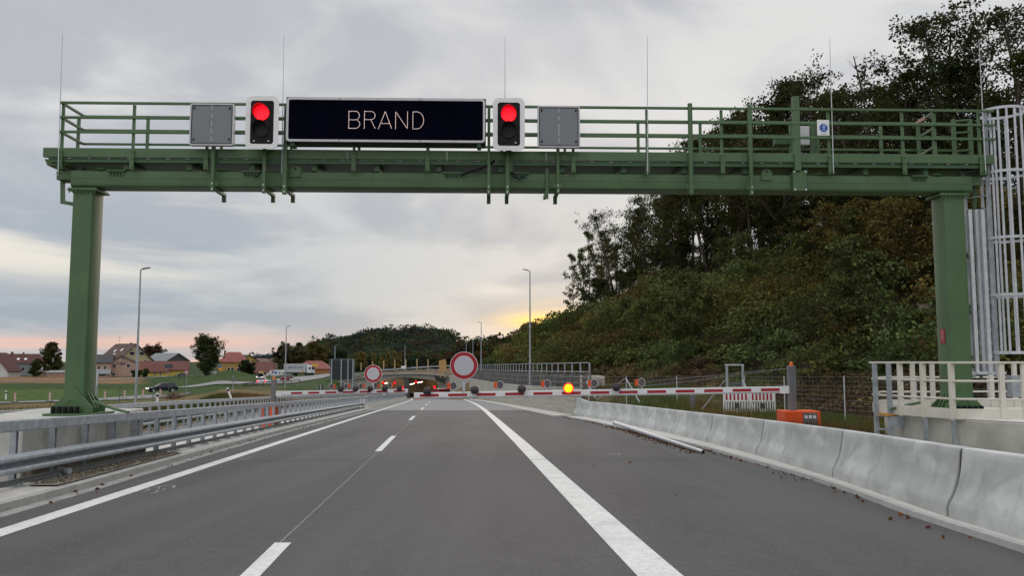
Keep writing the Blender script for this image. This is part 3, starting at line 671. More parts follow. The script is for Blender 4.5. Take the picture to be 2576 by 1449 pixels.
# ------------------------------------------------------------------ display "BRAND"
v0 = -.42; s = gthing('message_display', 'long black LED display reading BRAND hung on the gantry railing', 'electronic sign', L(970, 360, v0))
uL, uR = ux(720, 300, v0), ux(1220.5, 300, v0); wT = wz(970, 246.2, v0); wB = wz(970, 356.6, v0)
mb = MB(); cu, cw = (uL + uR) / 2, (wT + wB) / 2
mb.box(uL - .015, uR + .015, v0 + .03, v0 + .48, wB - .0, wT + .018); mb.build('housing', mat('black_housing', (.014, .012, .02), .5), s, xf=GM, bevel=.01)
def ringframe(mb, cx, cz, hx, hz, r, t, va, vb, n=6):
    o_ = rrect(hx, hz, r, n, cx, cz); i_ = rrect(hx - t, hz - t, max(.01, r - t * .7), n, cx, cz); k = len(o_)
    vs = [(a, va, b) for a, b in o_] + [(a, va, b) for a, b in i_] + [(a, vb, b) for a, b in o_] + [(a, vb, b) for a, b in i_]
    fs = []
    for j in range(k):
        q = (j + 1) % k; fs += [(j, q, k + q, k + j), (2 * k + j, 3 * k + j, 3 * k + q, 2 * k + q), (j, 2 * k + j, 2 * k + q, q), (k + j, k + q, 3 * k + q, 3 * k + j)]
    mb.add(vs, fs)
mb = MB(); ringframe(mb, cu, cw, (uR - uL) / 2, (wT - wB) / 2, .07, .044, v0, v0 + .03); mb.build('frame', frame_m, s, xf=GM)
mb = MB(); mb.box(uL + .05, uR - .05, v0 + .012, v0 + .028, wB + .05, wT - .05); scrn = mb.build('screen', dark, s, xf=GM)
mb = MB()
for x in (967, 1257): pass
for fx in (.268, .671):
    for (za, zb) in ((wB - .001, wB + .051), (wT - .051, wT + .001)): mb.box(uL + (uR - uL) * fx - .005, uL + (uR - uL) * fx + .005, v0 - .002, v0 + .004, za, zb)
mb.build('frame_joint', black, s, xf=GM)
def arc(cx, cy, rx, ry, a0, a1): return [(cx + rx * math.cos(R(a0 + (a1 - a0) * k / 12)), cy + ry * math.sin(R(a0 + (a1 - a0) * k / 12))) for k in range(13)]
Lt = {'B': [[(0, 0), (0, 1)], [(0, 1), (.36, 1)] + arc(.36, .75, .24, .25, 90, -90) + [(0, .5)], [(.36, .5)] + arc(.36, .25, .27, .25, 90, -90) + [(0, 0)]],
      'R': [[(0, 0), (0, 1)], [(0, 1), (.36, 1)] + arc(.36, .76, .25, .24, 90, -90) + [(0, .52)], [(.36, .52), (.62, 0)]],
      'A': [[(0, 0), (.38, 1), (.76, 0)], [(.12, .30), (.64, .30)]], 'N': [[(0, 0), (0, 1), (.68, 0), (.68, 1)]],
      'D': [[(0, 0), (0, 1), (.22, 1)] + arc(.22, .5, .40, .5, 90, -90) + [(0, 0)]]}
lh = wz(970, 280, v0) - wz(970, 323, v0); lb = wz(970, 322.5, v0)
mb = MB()
for ch, xs in zip('BRAND', (877.3, 916.5, 952, 995, 1038.5)):
    us = ux(xs, 300, v0); seen = []
    for stroke in Lt[ch]:
        dist = 0; step = .0465
        for (a, b), (c, d) in zip(stroke[:-1], stroke[1:]):
            ln = math.hypot(c - a, d - b)
            if ln == 0: continue
            while dist <= ln:
                px, py = a + (c - a) * dist / ln, b + (d - b) * dist / ln; dist += step * 1.3
                if any((px - q) ** 2 + (py - w) ** 2 < .0006 for q, w in seen): continue
                seen.append((px, py))
                cx, cz = us + px * lh, lb + py * lh; mb.prism(circ(.0058, 6, cx, cz), lambda e, g: (e, v0 + .009, g), lambda e, g: (e, v0 + .011, g))
            dist -= ln
mb.build('led_lettering', led_on, scrn, xf=GM)
mb = MB()
for fx in (.03, .97): mb.box(uL + (uR - uL) * fx - .04, uL + (uR - uL) * fx + .04, v0 + .05, -.1, wB - .08, wB - .0)
mb.build('bracket', greend, s, xf=GM)
VIS = mat('visor_black', (.02, .02, .02), .5, 0, .1, 5)
# ------------------------------------------------------------------ signals on the gantry
for (xa, xb, ya, yb, cx_, cy_, lab) in ((618, 700.7, 241, 373.4, 658, 283, 'left traffic signal with lit red lamp beside the display'), (1240, 1320, 245.7, 378, 1279.7, 287, 'right traffic signal with lit red lamp beside the display')):
    v = -.50; t = gthing('traffic_signal', lab, 'traffic light', L((xa + xb) / 2, yb, v), 'red traffic signals on the gantry')
    ua, ub, wa, wb = ux(xa, 300, v), ux(xb, 300, v), wz(660 if xa < 900 else 1280, ya, v), wz(660 if xa < 900 else 1280, yb, v); cx, cz = (ua + ub) / 2, (wa + wb) / 2; hx, hz = (ub - ua) / 2, (wa - wb) / 2
    mb = MB(); mb.prism(rrect(hx - .01, hz - .01, .11, 6, cx, cz), lambda a, b: (a, v + .012, b), lambda a, b: (a, v + .03, b)); mb.build('backboard', black, t, xf=GM)
    mb = MB(); ringframe(mb, cx, cz, hx, hz, .12, .095, v - .006, v + .01); mb.build('white_border', white, t, xf=GM)
    mb = MB(); mb.box(cx - .2, cx + .2, v + .03, v + .30, cz - .44, cz + .42); mb.build('housing', black, t, xf=GM, bevel=.02)
    lz = wz(660 if xa < 900 else 1280, cy_, v); l2 = lz - .34; cl = ux(cx_, cy_, v)
    for k, (zz, m_) in enumerate(((lz, red_on), (l2, mat('unlit_lens', (.006, .006, .007), .5, 0, .3, 20, spec=.3)))):
        mb = MB(); mb.prism(circ(.148, 28, cl, zz), lambda a, b: (a, v - .008, b), lambda a, b: (a, v + .004, b)); mb.build('lamp', m_, t, xf=GM)
        mb = MB(); n_ = 20; vs = []
        for j in range(n_ + 1):
            a = R(12 + 190 * j / n_); dpt = .20 * (1 - .55 * abs(j / n_ - .5) * 2)
            for rr, dd in ((.165, 0), (.165, dpt), (.158, dpt), (.158, 0)): vs.append((cl + rr * math.cos(a), v - .002 - dd, zz + rr * math.sin(a) - dd * .05))
        mb.add(vs, [(4 * j + q, 4 * j + 4 + q, 4 * j + 4 + (q + 1) % 4, 4 * j + (q + 1) % 4) for j in range(n_) for q in range(4)]); mb.build('visor', VIS, t, xf=GM, smooth='x')
    mb = MB()
    for a in ((-.15, .14) if xa < 900 else (.14,)): mb.box(cx + a - .018, cx + a + .018, v - .012, v - .004, cz - .395, cz - .378)
    mb.build('catch', white, t, xf=GM)
    mb = MB(); mb.box(cx - .08, cx + .08, v + .30, -.11, cz - .3, cz - .22); mb.box(cx - .08, cx + .08, v + .30, -.11, cz + .2, cz + .28); mb.build('bracket', greend, t, xf=GM)
for (xa, xb, ya, yb, lab) in ((477, 588, 259.5, 365, 'closed grey folding sign cabinet left of the left signal'), (1352.5, 1459, 265.5, 370.5, 'closed grey folding sign cabinet right of the right signal')):
    v = -.36; xm = (xa + xb) / 2; t = gthing('folding_sign', lab, 'sign', L(xm, yb, v), 'closed folding signs on the gantry')
    ua, ub, wa, wb = ux(xa, 310, v), ux(xb, 310, v), wz(xm, ya, v), wz(xm, yb, v); cx, cz = (ua + ub) / 2, (wa + wb) / 2; hx, hz = (ub - ua) / 2, (wa - wb) / 2
    mb = MB(); ringframe(mb, cx, cz, hx, hz, .04, .035, v, v + .12); mb.build('frame', frame_m, t, xf=GM, bevel=.004)
    mb = MB(); ringframe(mb, cx, cz, hx - .03, hz - .03, .02, .015, v - .003, v + .02); mb.build('gasket', black, t, xf=GM)
    for s_ in (-1, 1):
        mb = MB(); mb.box(cx + s_ * .003, cx + s_ * (hx - .045), v + .004, v + .03, cz - hz + .045, cz + hz - .045); lf = mb.build('leaf', greyp, t, xf=GM)
        for w in (cz - hz + .10, cz + hz - .12):
            mb = MB(); mb.box(cx + s_ * (hx - .07), cx + s_ * (hx - .10), v - .008, v + .004, w, w + .045); mb.build('latch', black, lf, xf=GM)
    mb = MB()
    for k in range(5): mb.tube([(cx, v - .0, cz - hz + .08 + k * .16), (cx, v - .0, cz - hz + .18 + k * .16)], .008, 6)
    mb.build('hinge', alu, t, xf=GM)
    mb = MB(); mb.box(cx - .06, cx + .06, v + .12, v + .2, cz + hz - .3, cz + hz + .01); mb.build('bracket', alu, t, xf=GM)
# small blue safety sign on the rear railing
t = gthing('safety_sign', 'small white sign with blue round safety-harness symbol on the railing', 'sign', L(2070, 345, .3))
v = -.175; mb = MB(); mb.box(ux(2056, 320, v), ux(2086, 320, v), v, v + .008, wz(2070, 340, v), wz(2070, 301, v)); pn = mb.build('panel', white, t, xf=GM)
cu_, cz_ = ux(2072, 320, v), wz(2072, 321, v)
mb = MB(); mb.prism(circ(.088, 24, cu_, cz_), lambda a, b: (a, v - .004, b), lambda a, b: (a, v - .001, b)); dsc = mb.build('blue_disc', mat('blue_film', (.01, .07, .42), .4), pn, xf=GM)
mb = MB(); mb.prism(circ(.012, 10, cu_, cz_ + .055), lambda a, b: (a, v - .007, b), lambda a, b: (a, v - .005, b))
for a, b, c, d in ((0, .04, 0, -.01), (-.04, .02, .04, .02), (0, -.01, -.03, -.06), (0, -.01, .03, -.06), (0, .02, .05, .06)): mb.bar((cu_ + a, v - .006, cz_ + b), (cu_ + c, v - .006, cz_ + d), .012, .002, up=(0, 1, 0))
for k, ln in enumerate((.16, .1)): mb.box(cu_ - ln / 2, cu_ + ln / 2, v - .004, v - .001, cz_ - .118 - k * .022, cz_ - .111 - k * .022)
mb.build('symbol', mat('symbol_pale', (.5, .55, .65), .5), pn, xf=GM)
# red plate on right column
mb = MB(); u = ux(2379, 590) - .016; d0 = .13
t = gthing('notice_plate', 'small red notice plate on the inner face of the right column', 'sign', (u, .13, wz(2381, 862, .2)))
wt, wb_ = wz(2381, 828, .2), wz(2381, 864, .2)
mb.box(u - .012, u - .002, .17, .34, wb_, wt); pn = mb.build('panel', mat('red_plate', (.30, .02, .03), .5), t, xf=GM)
mb = MB()
for k in range(4): mb.box(u - .015, u - .013, .20, .31, wt - .06 - k * .05, wt - .045 - k * .05)
mb.build('lettering', mat('pale_print', (.5, .3, .3), .5), pn, xf=GM)

# ------------------------------------------------------------------ plinths and platform railing
mb = MB(); zt = GM @ Vector((0, 0, COLW)); zt = zt.z - .022
pl = [RP(-6.98, 13.9), RP(-6.98, 19.4), RP(-9.35, 19.4), RP(-9.0, 13.9)]
mb.add([(p.x, p.y, -SL * p.y - .3) for p in pl] + [(p.x, p.y, zt) for p in pl], [(0, 1, 2, 3), (4, 5, 6, 7), (0, 1, 5, 4), (1, 2, 6, 5), (2, 3, 7, 6), (3, 0, 4, 7)])
mb.build('plinth', conc, bevel=.03, label='concrete plinth under the left gantry column behind the guardrail', category='plinth')
mb = MB(); mb.sweep([(-.03, .0), (.10, .0), (.10, .31), (-.03, .33)], [RP(-6.96, y) for y in (14.0, 15.5, 17, 18.5, 19.3)], side=(1, 0, 0))
mb.build('low_footing', mat('stained_footing', (.20, .17, .12), .9, 0, .3, 3, .3, 30), bevel=.01, label='brown stained concrete footing at the base of the left plinth', category='footing')
a = RP(-6.62, 14.9, .20); mb = MB(); mb.tube([a, a + Vector((-.28, .06, .02))], .055, 14); mb.build('drain_pipe', steel, label='short grey drain pipe end poking from the left footing', category='pipe')
# right platform
zr = (GM @ Vector((0, 0, wz(2440, 1041)))).z - .02
PP = [(7.75, 17.75), (8.0, 17.4), (8.44, 15.75), (9.3, 15.55), (14.5, 15.6), (14.5, 20.5), (8.9, 20.2)]
def platform(name, pts, z0, z1, m, **k):
    mb = MB(); mb.prism(pts, lambda a, b: (a, b, z1), lambda a, b: (a, b, z0)); return mb.build(name, m, **k)
pf = [(8.3, 18.4), (8.12, 17.5), (8.42, 16.1), (9.1, 15.0), (10.2, 14.3), (14.5, 13.9), (14.5, 20.6), (9.1, 20.6)]
pfo = platform('plinth', pf, -1.6, zr, conc, bevel=.03, label='large concrete plinth under the right gantry column and white railing', category='plinth')
mb = MB(); cxp = sum(a for a, b in pf) / len(pf); cyp = sum(b for a, b in pf) / len(pf)
mb.prism([(cxp + (a - cxp) * .995, cyp + (b - cyp) * .995) for a, b in pf], lambda a, b: (a, b, zr + .012), lambda a, b: (a, b, zr + .002)); o = mb.build('screed', mat('white_screed', (.60, .58, .54), .8, 0, .1, 1.5), pfo)
t = thing('platform_railing', 'white painted railing around the right gantry plinth', 'railing', (8.44, 15.75, zr))
A = [Vector((7.76, 18.0, 0)), Vector((7.98, 17.3, 0)), Vector((8.42, 15.9, 0)), Vector((14.5, 15.4, 0))]
Bk = [Vector((7.85, 18.3, 0)), Vector((8.7, 19.8, 0)), Vector((14.5, 20.2, 0))]
for pts, nm in ((A, 'f'), (Bk, 'b')):
    mb = MB(); mb.sweep([(-.055, 1.05), (.055, 1.05), (.055, 1.09), (-.055, 1.09)], [p + Vector((0, 0, zr)) for p in pts]); mb.build('top_rail', cream, t, bevel=.005)
    for h in (.38, .72):
        mb = MB(); mb.tube([p + Vector((0, 0, zr + h)) for p in pts], .022, 8); mb.build('mid_rail', cream, t)
    mb = MB(); mb.sweep([(-.012, .0), (.012, .0), (.012, .2), (-.012, .2)], [p + Vector((0, 0, zr)) for p in pts]); mb.build('toe_board', cream, t)
def at_x(pts, xd):                                # point of a polyline seen at picture column xd
    for a, b in zip(pts[:-1], pts[1:]):
        for k in range(61):
            p = a.lerp(b, k / 60)
            if 1288 + F * p.x / p.y >= xd: return p
    return pts[-1]
for xd in (2258, 2315, 2387, 2512, 2568):
    p = at_x(A, xd); mb = MB(); mb.box(p.x - .05, p.x + .05, p.y - .035, p.y + .035, zr - .02, zr + 1.05)
    o = mb.build('post', cream, t, bevel=.006)
    if xd in (2315, 2387):
        mb = MB(); mb.box(p.x - .04, p.x + .04, p.y - .04, p.y + .0, zr - .55, zr - .021); mb.build('anchor', steel, o)
for xd in (2223, 2285, 2335, 2374, 2478, 2540):
    p = at_x(Bk, xd); mb = MB(); mb.box(p.x - .05, p.x + .05, p.y - .035, p.y + .035, zr - .02, zr + 1.05); mb.build('post', cream, t, bevel=.006)
t = thing('access_ladder', 'short galvanised access ladder at the left end of the white railing', 'ladder', (7.7, 17.6, -.6))
for xd in (2203, 2238):
    p = P(xd, 1000, 17.9 if xd < 2220 else 17.5); mb = MB(); mb.box(p.x - .045, p.x + .045, p.y - .03, p.y + .03, -.62, zr + 1.045); mb.build('stile', steel, t)
a = P(2203, 1000, 17.9); b = P(2238, 1000, 17.5)
for k in range(4):
    mb = MB(); z = zr - .05 - k * .28; mb.bar((a.x, a.y, z), (b.x, b.y, z), .03); mb.build('rung', steel, t)
mb = MB(); mb.box(a.x + .02, b.x + .2, 17.45, 17.95, zr - .04, zr + .01); mb.build('orange_step', mat('orange_grating', (.5, .24, .04), .7), t)
mb = MB(); mb.box(b.x - .02, b.x + .32, b.y - .05, b.y - .035, zr - .26, zr - .03); mb.build('fixing_plate', steel, t)

# ------------------------------------------------------------------ caged ladder
LX = 9.95; LY = 17.55
t = thing('caged_ladder', 'tall aluminium caged ladder climbing to the right end of the gantry', 'ladder', (LX, LY, zr))
ztop = (GM @ Vector((0, 0, RT))).z + .06
la = Vector((LX - .17, LY + .25, 0)); lb_ = Vector((LX + .14, LY - .12, 0)); zs = zr + .75
for p in (la, lb_):
    mb = MB(); mb.box(p.x - .045, p.x + .045, p.y - .02, p.y + .02, zs, ztop - (.9 if p is la else 0)); mb.build('stile', alu if p is la else steel, t, bevel=.004)
z = zs + .15
while z < ztop - 1.0: mb = MB(); mb.tube([(la.x, la.y, z), (lb_.x, lb_.y, z)], .016, 6); mb.build('rung', alu, t); z += .285
cc = Vector((LX + .55, LY - .02, 0)); rad = .46
hz_ = [ztop, ztop - 1.35, ztop - 2.75, ztop - 3.95, ztop - 5.15]
for z in hz_:
    mb = MB(); pts = [(cc.x + rad * math.cos(R(a)) * 1.02, cc.y + rad * math.sin(R(a)), z) for a in range(165, 165 + 330, 15)]; mb.sweep([(-.006, -.028), (.006, -.028), (.006, .028), (-.006, .028)], pts); mb.build('hoop', alu, t)
for a in (172, 192, 212, 232, 252, 272, 292, 50, 78, 106, 134):
    p = Vector((cc.x + (rad - .012) * math.cos(R(a)), cc.y + (rad - .012) * math.sin(R(a)), 0)); mb = MB(); mb.box(p.x - .022, p.x + .022, p.y - .008, p.y + .008, hz_[-1] - .03, ztop + .02); mb.build('cage_bar', alu, t)
t2 = thing('ladder_guard', 'four pale vertical channels bracketed to the right gantry column', 'ladder guard', (9.4, LY, zr + .6))
for k, xd in enumerate((2447, 2464, 2479, 2494)):
    p = P(xd, 700, LY - .12 + .1 * (k % 2)); zt_ = P(xd, 527, p.y).z; zb_ = P(xd + 20, 940, p.y).z; mb = MB(); mb.box(p.x - .038, p.x + .038, p.y - .03, p.y + .0, zb_, zt_); mb.box(p.x - .038, p.x - .03, p.y, p.y + .05, zb_, zt_); ob = mb.build('channel', alu, t2, bevel=.003)
    mb = MB(); mb.box(p.x - .035, p.x + .035, p.y - .028, p.y + .0, zt_ + .0005, zt_ + .02); mb.build('end_cap', black, ob)
for yy in (640, 772, 900):
    a = P(2432, yy, LY + .05); b = P(2500, yy, LY + .05); mb = MB(); mb.bar(a, b, .06); mb.bar(a + Vector((0, .02, .0)), a + Vector((.36, .02, -.5)), .04); mb.build('bracket', green, t2)
mb = MB(); a = P(2440, 939, LY - .1); b = P(2530, 939, LY - .1); mb.bar(a, b, .06); mb.build('bottom_rail', alu, t2)
mb = MB(); a = P(2540, 1000, 17.6); mb.box(a.x, a.x + .35, 17.5, 17.7, zr + .35, zr + .8)
mb.build('meter_box', steel, bevel=.01, label='grey metal box at the foot of the caged ladder', category='box')

# ------------------------------------------------------------------ guardrails on the left
WB = [(0, 0), (.02, .01), (.11, .03), (.12, .05), (.12, .085), (.10, .105), (0, .13), (-.015, .155), (0, .18), (.10, .205), (.12, .225), (.12, .26), (.11, .28), (.02, .30), (0, .31)]
def guardrail(name, lab, of, ya, yb, n, sidev, top=1.15, mirror=1, lower=True):
    t = thing(name, lab, 'guardrail', RP(of(ya), ya)); ys_ = list(np.linspace(ya, yb, max(12, int((yb - ya) / 3))))
    pth = [RP(of(y), y) for y in ys_]; th = .012
    def pr(q): return [(a * mirror, b) for a, b in q]
    mb = MB(); mb.sweep(pr([(.03, top - .17), (.03, top), (.10, top + .005), (.115, top - .01), (.115, top - .16), (.10, top - .175)]), pth, side=(1, 0, 0)); mb.build('top_rail', steel, t, smooth='x')
    prof = [(.09 + a, .32 + b) for a, b in WB] + [(.09 + a - th, .32 + b) for a, b in WB[::-1]]
    mb = MB(); mb.sweep(pr(prof), pth, side=(1, 0, 0)); mb.build('w_beam', steel, t)
    if lower:
        mb = MB(); mb.sweep(pr([(.06, .15), (.10, .15), (.10, .165), (.075, .165), (.075, .225), (.10, .225), (.10, .24), (.06, .24)]), pth, side=(1, 0, 0)); mb.build('lower_rail', steeld, t)
    base = None
    for k in range(n):
        y = ya + (yb - ya) * (k + .5) / n; p = RP(of(y), y)
        if base is None:
            mb = MB(); mb.box(-.07, .03, -.035, -.028, .0, top - .02); mb.box(-.07, .03, .028, .035, .0, top - .02); mb.box(-.07, -.062, -.028, .028, 0, top - .02)
            mb.box(.03, .09, -.06, .06, .40, .56); mb.box(-.17, .13, -.13, .13, .10 if lower else 0, .125 if lower else .02)
            for a, b in ((-.13, -.09), (.09, -.09), (-.13, .09), (.09, .09)): mb.tube([(a, b, .12), (a, b, .17)], .014, 6)
            if mirror < 0: mb.v = [(-a, b, c) for a, b, c in mb.v]
            base = mb.build('post', steel, None); base.location = (0, 0, 0); base.data.transform(Matrix.Translation((0, 0, 0)))
            # build() shifted the origin; undo with the recorded matrix
            base.data.transform(MAT[base.name]); o = base
        else: o = base.copy(); C.objects.link(o)
        o.parent = t; o.location = MAT[t.name].inverted() @ p
    return t
Aof = lambda y: ip(y, [(-4, -6.55), (12, -6.80), (20, -6.86), (35, -7.12), (60, -7.4), (72, -7.5), (76, -7.15)])
guardrail('guardrail', 'near galvanised guardrail with box rail and two-wave beam on the left kerb', Aof, -2, 74, 57, 1)
Bof = lambda y: ip(y, BO)
guardrail('guardrail', 'second galvanised guardrail diverging behind the left gantry column', Bof, 4, 150, 98, -1, top=1.18, mirror=1, lower=False)
# barrier beyond the first guardrail: concrete base, steel rail on close posts
Cof = lambda y: ip(y, [(74, -7.3), (110, -7.4), (150, -7.8), (190, -9.3), (200, -9.6)])
t = thing('parapet_barrier', 'low concrete barrier with close steel posts leading to the tunnel', 'barrier', RP(-7.3, 75)); ys_ = list(np.linspace(75, 192, 24))
mb = MB(); mb.sweep([(-.2, 0), (-.2, .55), (.12, .55), (.25, .1), (.25, 0)], [RP(Cof(y), y) for y in ys_], side=(1, 0, 0)); mb.build('concrete_base', conc, t)
mb = MB(); mb.sweep([(-.05, 1.05), (-.05, 1.25), (.16, 1.25), (.16, 1.05)], [RP(Cof(y), y) for y in ys_], side=(1, 0, 0)); mb.build('top_rail', steel, t)
for k in range(58):
    y = 76 + k * 2; p = RP(Cof(y), y); mb = MB(); mb.box(p.x - .08, p.x + .04, y - .12, y + .12, p.z + .54, p.z + 1.06); mb.build('post', steel, t)

# ------------------------------------------------------------------ tunnel mouth and bridge
YP = 196.5
tp = thing('tunnel_portal', 'arched concrete tunnel portal with two openings and a lit interior', 'tunnel portal', P(1024, 1001, YP))
def poly_wall(name, pts, ya, yb, m, par, **k):
    mb = MB(); mb.prism(pts, lambda a, b: P(a, b, ya), lambda a, b: (lambda q: Vector((q.x, yb, q.z)))(P(a, b, ya))); return mb.build(name, m, par, **k)
topl = [(868, 958.5), (905, 952), (940, 946), (975, 942.5), (1029, 940.5), (1075, 942), (1100, 944.5), (1128, 948)]
botl = [(1128, 966), (1101, 959.5), (1070, 953.3), (1028, 949.2), (989, 951.7), (955, 958.5), (948, 960)]
conp = mat('portal_concrete', (.26, .245, .215), .85, 0, .2, .6, .2, 6)
mb = MB(); n = 14                                 # arch slab: strips between top and bottom lines
xs_ = [948 + (1128 - 948) * k / n for k in range(n + 1)]
tt = [(a, b) for a, b in topl]; bb = sorted(botl)
for a, b in zip(xs_[:-1], xs_[1:]):
    q = [(a, np.interp(a, [p[0] for p in tt], [p[1] for p in tt])), (b, np.interp(b, [p[0] for p in tt], [p[1] for p in tt])), (b, np.interp(b, [p[0] for p in bb], [p[1] for p in bb])), (a, np.interp(a, [p[0] for p in bb], [p[1] for p in bb]))]
    mb.prism(q, lambda u, w: P(u, float(w), YP), lambda u, w: P(u, float(w), YP) * 1 + Vector((0, 9, 0)))
mb.build('arch_slab', conp, tp)
mb = MB(); q = [(u, w - 2.5) for u, w in topl]; 
for (a, b), (c, d) in zip(topl[:-1], topl[1:]):
    mb.prism([(a, b - 2.4), (c, d - 2.4), (c, d), (a, b)], lambda u, w: P(u, w, YP - .5), lambda u, w: P(u, w, YP - .5) + Vector((0, .6, 0)))
mb.build('cornice', mat('pale_cornice', (.38, .36, .32), .8, 0, .1, 1), tp)
poly_wall('left_abutment', [(868, 958.6), (905, 952.1), (940, 946.1), (947.9, 945.3), (947.9, 1004), (868, 1004)], YP + .01, YP + 9, conp, tp)
poly_wall('right_abutment', [(1101, 958), (1132, 948), (1140, 1004), (1103, 1004)], YP + .02, YP + 9, conp, tp)
poly_wall('pier', [(1018.5, 949.5), (1028, 949.3), (1028, 1003), (1018.5, 1003)], YP - .4, YP + 2, mat('dark_pier', (.06, .058, .055), .8), tp)
inn = mat('tunnel_lining', (.26, .20, .10), .7, 0, .15, .4)
flz = -SL * 200
for pl_ in ([(1104, 1), (1098, 12), (1083, 26), (1056, 42), (1026, 56)], [(1019, 2), (1012, 16), (994, 32), (968, 46), (942, 56)], [(946, 1), (938, 10)]):
    pts = [P(a, 1000, YP + d) for a, d in pl_]; mb = MB(); mb.sweep([(-.2, 0), (.2, 0), (.2, 5.2), (-.2, 5.2)], [(p.x, p.y, -7.6) for p in pts]); mb.build('interior_wall', inn, tp)
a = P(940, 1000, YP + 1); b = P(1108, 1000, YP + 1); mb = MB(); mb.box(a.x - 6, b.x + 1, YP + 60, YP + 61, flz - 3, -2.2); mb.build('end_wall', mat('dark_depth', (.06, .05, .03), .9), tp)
mb = MB(); mb.box(a.x - 6, b.x + 1, YP + 9.2, YP + 60, -2.6, -2.3); mb.build('ceiling', mat('tunnel_ceiling', (.22, .18, .10), .9), tp)
for (xa, ya, xb, yb) in ((1029.8, 968, 1062, 960.8), (955, 970, 974, 963.2)):
    # a strip running deeper into the tunnel: the far end is lower in the picture
    a = P(xb, yb, YP + 3); b = P(xa, ya, YP + 30); mb = MB(); mb.bar(a, b, .16, .08); mb.build('strip_light', tunl, tp)
for i, (xa, ya, s_) in enumerate(((964.4, 963.3, 2.4), (993.3, 963.3, 2.2), (1046.4, 961.3, 2.2), (944.5, 975.6, 2.2), (1013, 975.6, 2.2), (1093, 974, 2.8))):
    p = P(xa, ya, YP - 1.2); r = s_ * YP / F
    t = thing('tunnel_signal', ['lit red tunnel signal, %s' % w for w in ('first from the left under the arch', 'second from the left under the arch', 'above the right opening near the strip light', 'low at the left jamb behind the boom', 'low beside the middle pier', 'low at the right jamb of the tunnel mouth')][i], 'signal light', p, 0, 'red signals at the tunnel mouth')
    mb = MB(); mb.prism(circ(r, 14), lambda u, w: p + Vector((u, -.1, w)), lambda u, w: p + Vector((u, 0, w))); mb.build('lamp', red_on, t)
    mb = MB(); mb.box(p.x - r * 1.4, p.x + r * 1.4, p.y, p.y + .25, p.z - r * 2.2, p.z + r * 1.4); mb.build('housing', black, t)
    mb = MB(); 
    if ya < 970: mb.box(p.x - .04, p.x + .04, p.y + .05, p.y + .15, p.z + r * 1.4, p.z + r * 1.4 + 1.0)
    else: mb.box(p.x - .05, p.x + .05, p.y + .05, p.y + .15, p.z - 4, p.z - r * 2.2)
    mb.build('pole', greypost, t)
t = thing('bridge_railing', 'grey horizontal-bar railing curving over the tunnel arch', 'railing', P(1000, 941, YP + .3))
for dy, r_ in ((0, .06), (.34, .035), (.64, .035), (.9, .035)):
    mb = MB(); mb.tube([P(a, b - 2.4, YP) + Vector((0, 0, 1.15 - dy)) for a, b in topl], r_, 6); mb.build('rail', steeld, t)
for k in range(21):
    xx = 872 + k * 12.4; yy = float(np.interp(xx, [p[0] for p in topl], [p[1] for p in topl])) - 2.4; p = P(xx, yy, YP); mb = MB(); mb.box(p.x - .05, p.x + .05, p.y - .04, p.y + .04, p.z - .1, p.z + 1.15); mb.build('post', steeld, t)
mb = MB(); a = P(1092, 945, YP - 1.5); b = P(1121, 948, YP - 1.5); c = P(1119, 965, YP - 1.5); d = P(1097, 957, YP - 1.5)
for k in range(9): mb.bar(a.lerp(b, k / 8), d.lerp(c, k / 8), .05)
for k in range(6): mb.bar(a.lerp(d, k / 5), b.lerp(c, k / 5), .05)
mb.bar(a + Vector((0, .3, 0)), c + Vector((0, .3, 0)), .15); mb.add([a + Vector((0, .4, 0)), b + Vector((0, .4, 0)), c + Vector((0, .4, 0)), d + Vector((0, .4, 0)), a + Vector((0, .6, 0)), b + Vector((0, .6, 0)), c + Vector((0, .6, 0)), d + Vector((0, .6, 0))], [(0, 1, 2, 3), (4, 5, 6, 7), (0, 1, 5, 4), (1, 2, 6, 5), (2, 3, 7, 6), (3, 0, 4, 7)])
mb.build('netted_scaffold', mat('dark_netting', (.05, .05, .045), .9), label='dark netted scaffold hanging at the right end of the arch', category='scaffold')
# deck edge: earth bank, second rail, poles
mb = MB(); pts = [P(a, b, YP + 14) for a, b in ((880, 945), (925, 938), (960, 932), (1000, 929.5), (1040, 925), (1080, 923), (1130, 921), (1160, 921))]
mb.tube(pts, .16, 6); 
for p in pts: mb.box(p.x - .06, p.x + .06, p.y - .05, p.y + .05, p.z - 1.6, p.z)
mb.build('bridge_guardrail', steel, label='pale guardrail along the road above the tunnel mouth', category='guardrail')
mb = MB(); vs = []
for a, b in ((872, 950), (930, 941), (965, 936), (1030, 932), (1080, 929), (1140, 927)): p = P(a, b, YP + 13); q = P(a, b + 16, YP + 9.2); vs += [p, Vector((p.x, p.y + 26, p.z - .3)), Vector((q.x, q.y, min(q.z, p.z)))]
mb.add(vs, [(3 * i, 3 * i + 1, 3 * i + 4, 3 * i + 3) for i in range(5)] + [(3 * i, 3 * i + 3, 3 * i + 5, 3 * i + 2) for i in range(5)]); o = mb.build('earth_bank', mat('brown_earth', (.16, .10, .06), .95, 0, .3, .5, .5, 3), origin0=1); o['kind'] = 'structure'
for i, (xa, yt) in enumerate(((908.7, 912.5), (937, 909.5), (965.4, 907), (993.3, 905), (1021, 904.5), (1049, 903.7), (1076.8, 904.3))):
    a = P(xa, yt, YP + 10); mb = MB(); mb.box(a.x - .13, a.x + .13, a.y - .1, a.y + .1, P(xa, 932, a.y).z, a.z)
    mb.build('wooden_post', wood, label='%s pale wooden post from the left along the bridge deck' % ordn[i], category='post', group='pale posts along the bridge deck', bevel=.02)
t = thing('tan_panel', 'tan coloured blank panel standing at the right end of the bridge', 'panel', P(1113, 935, 188))
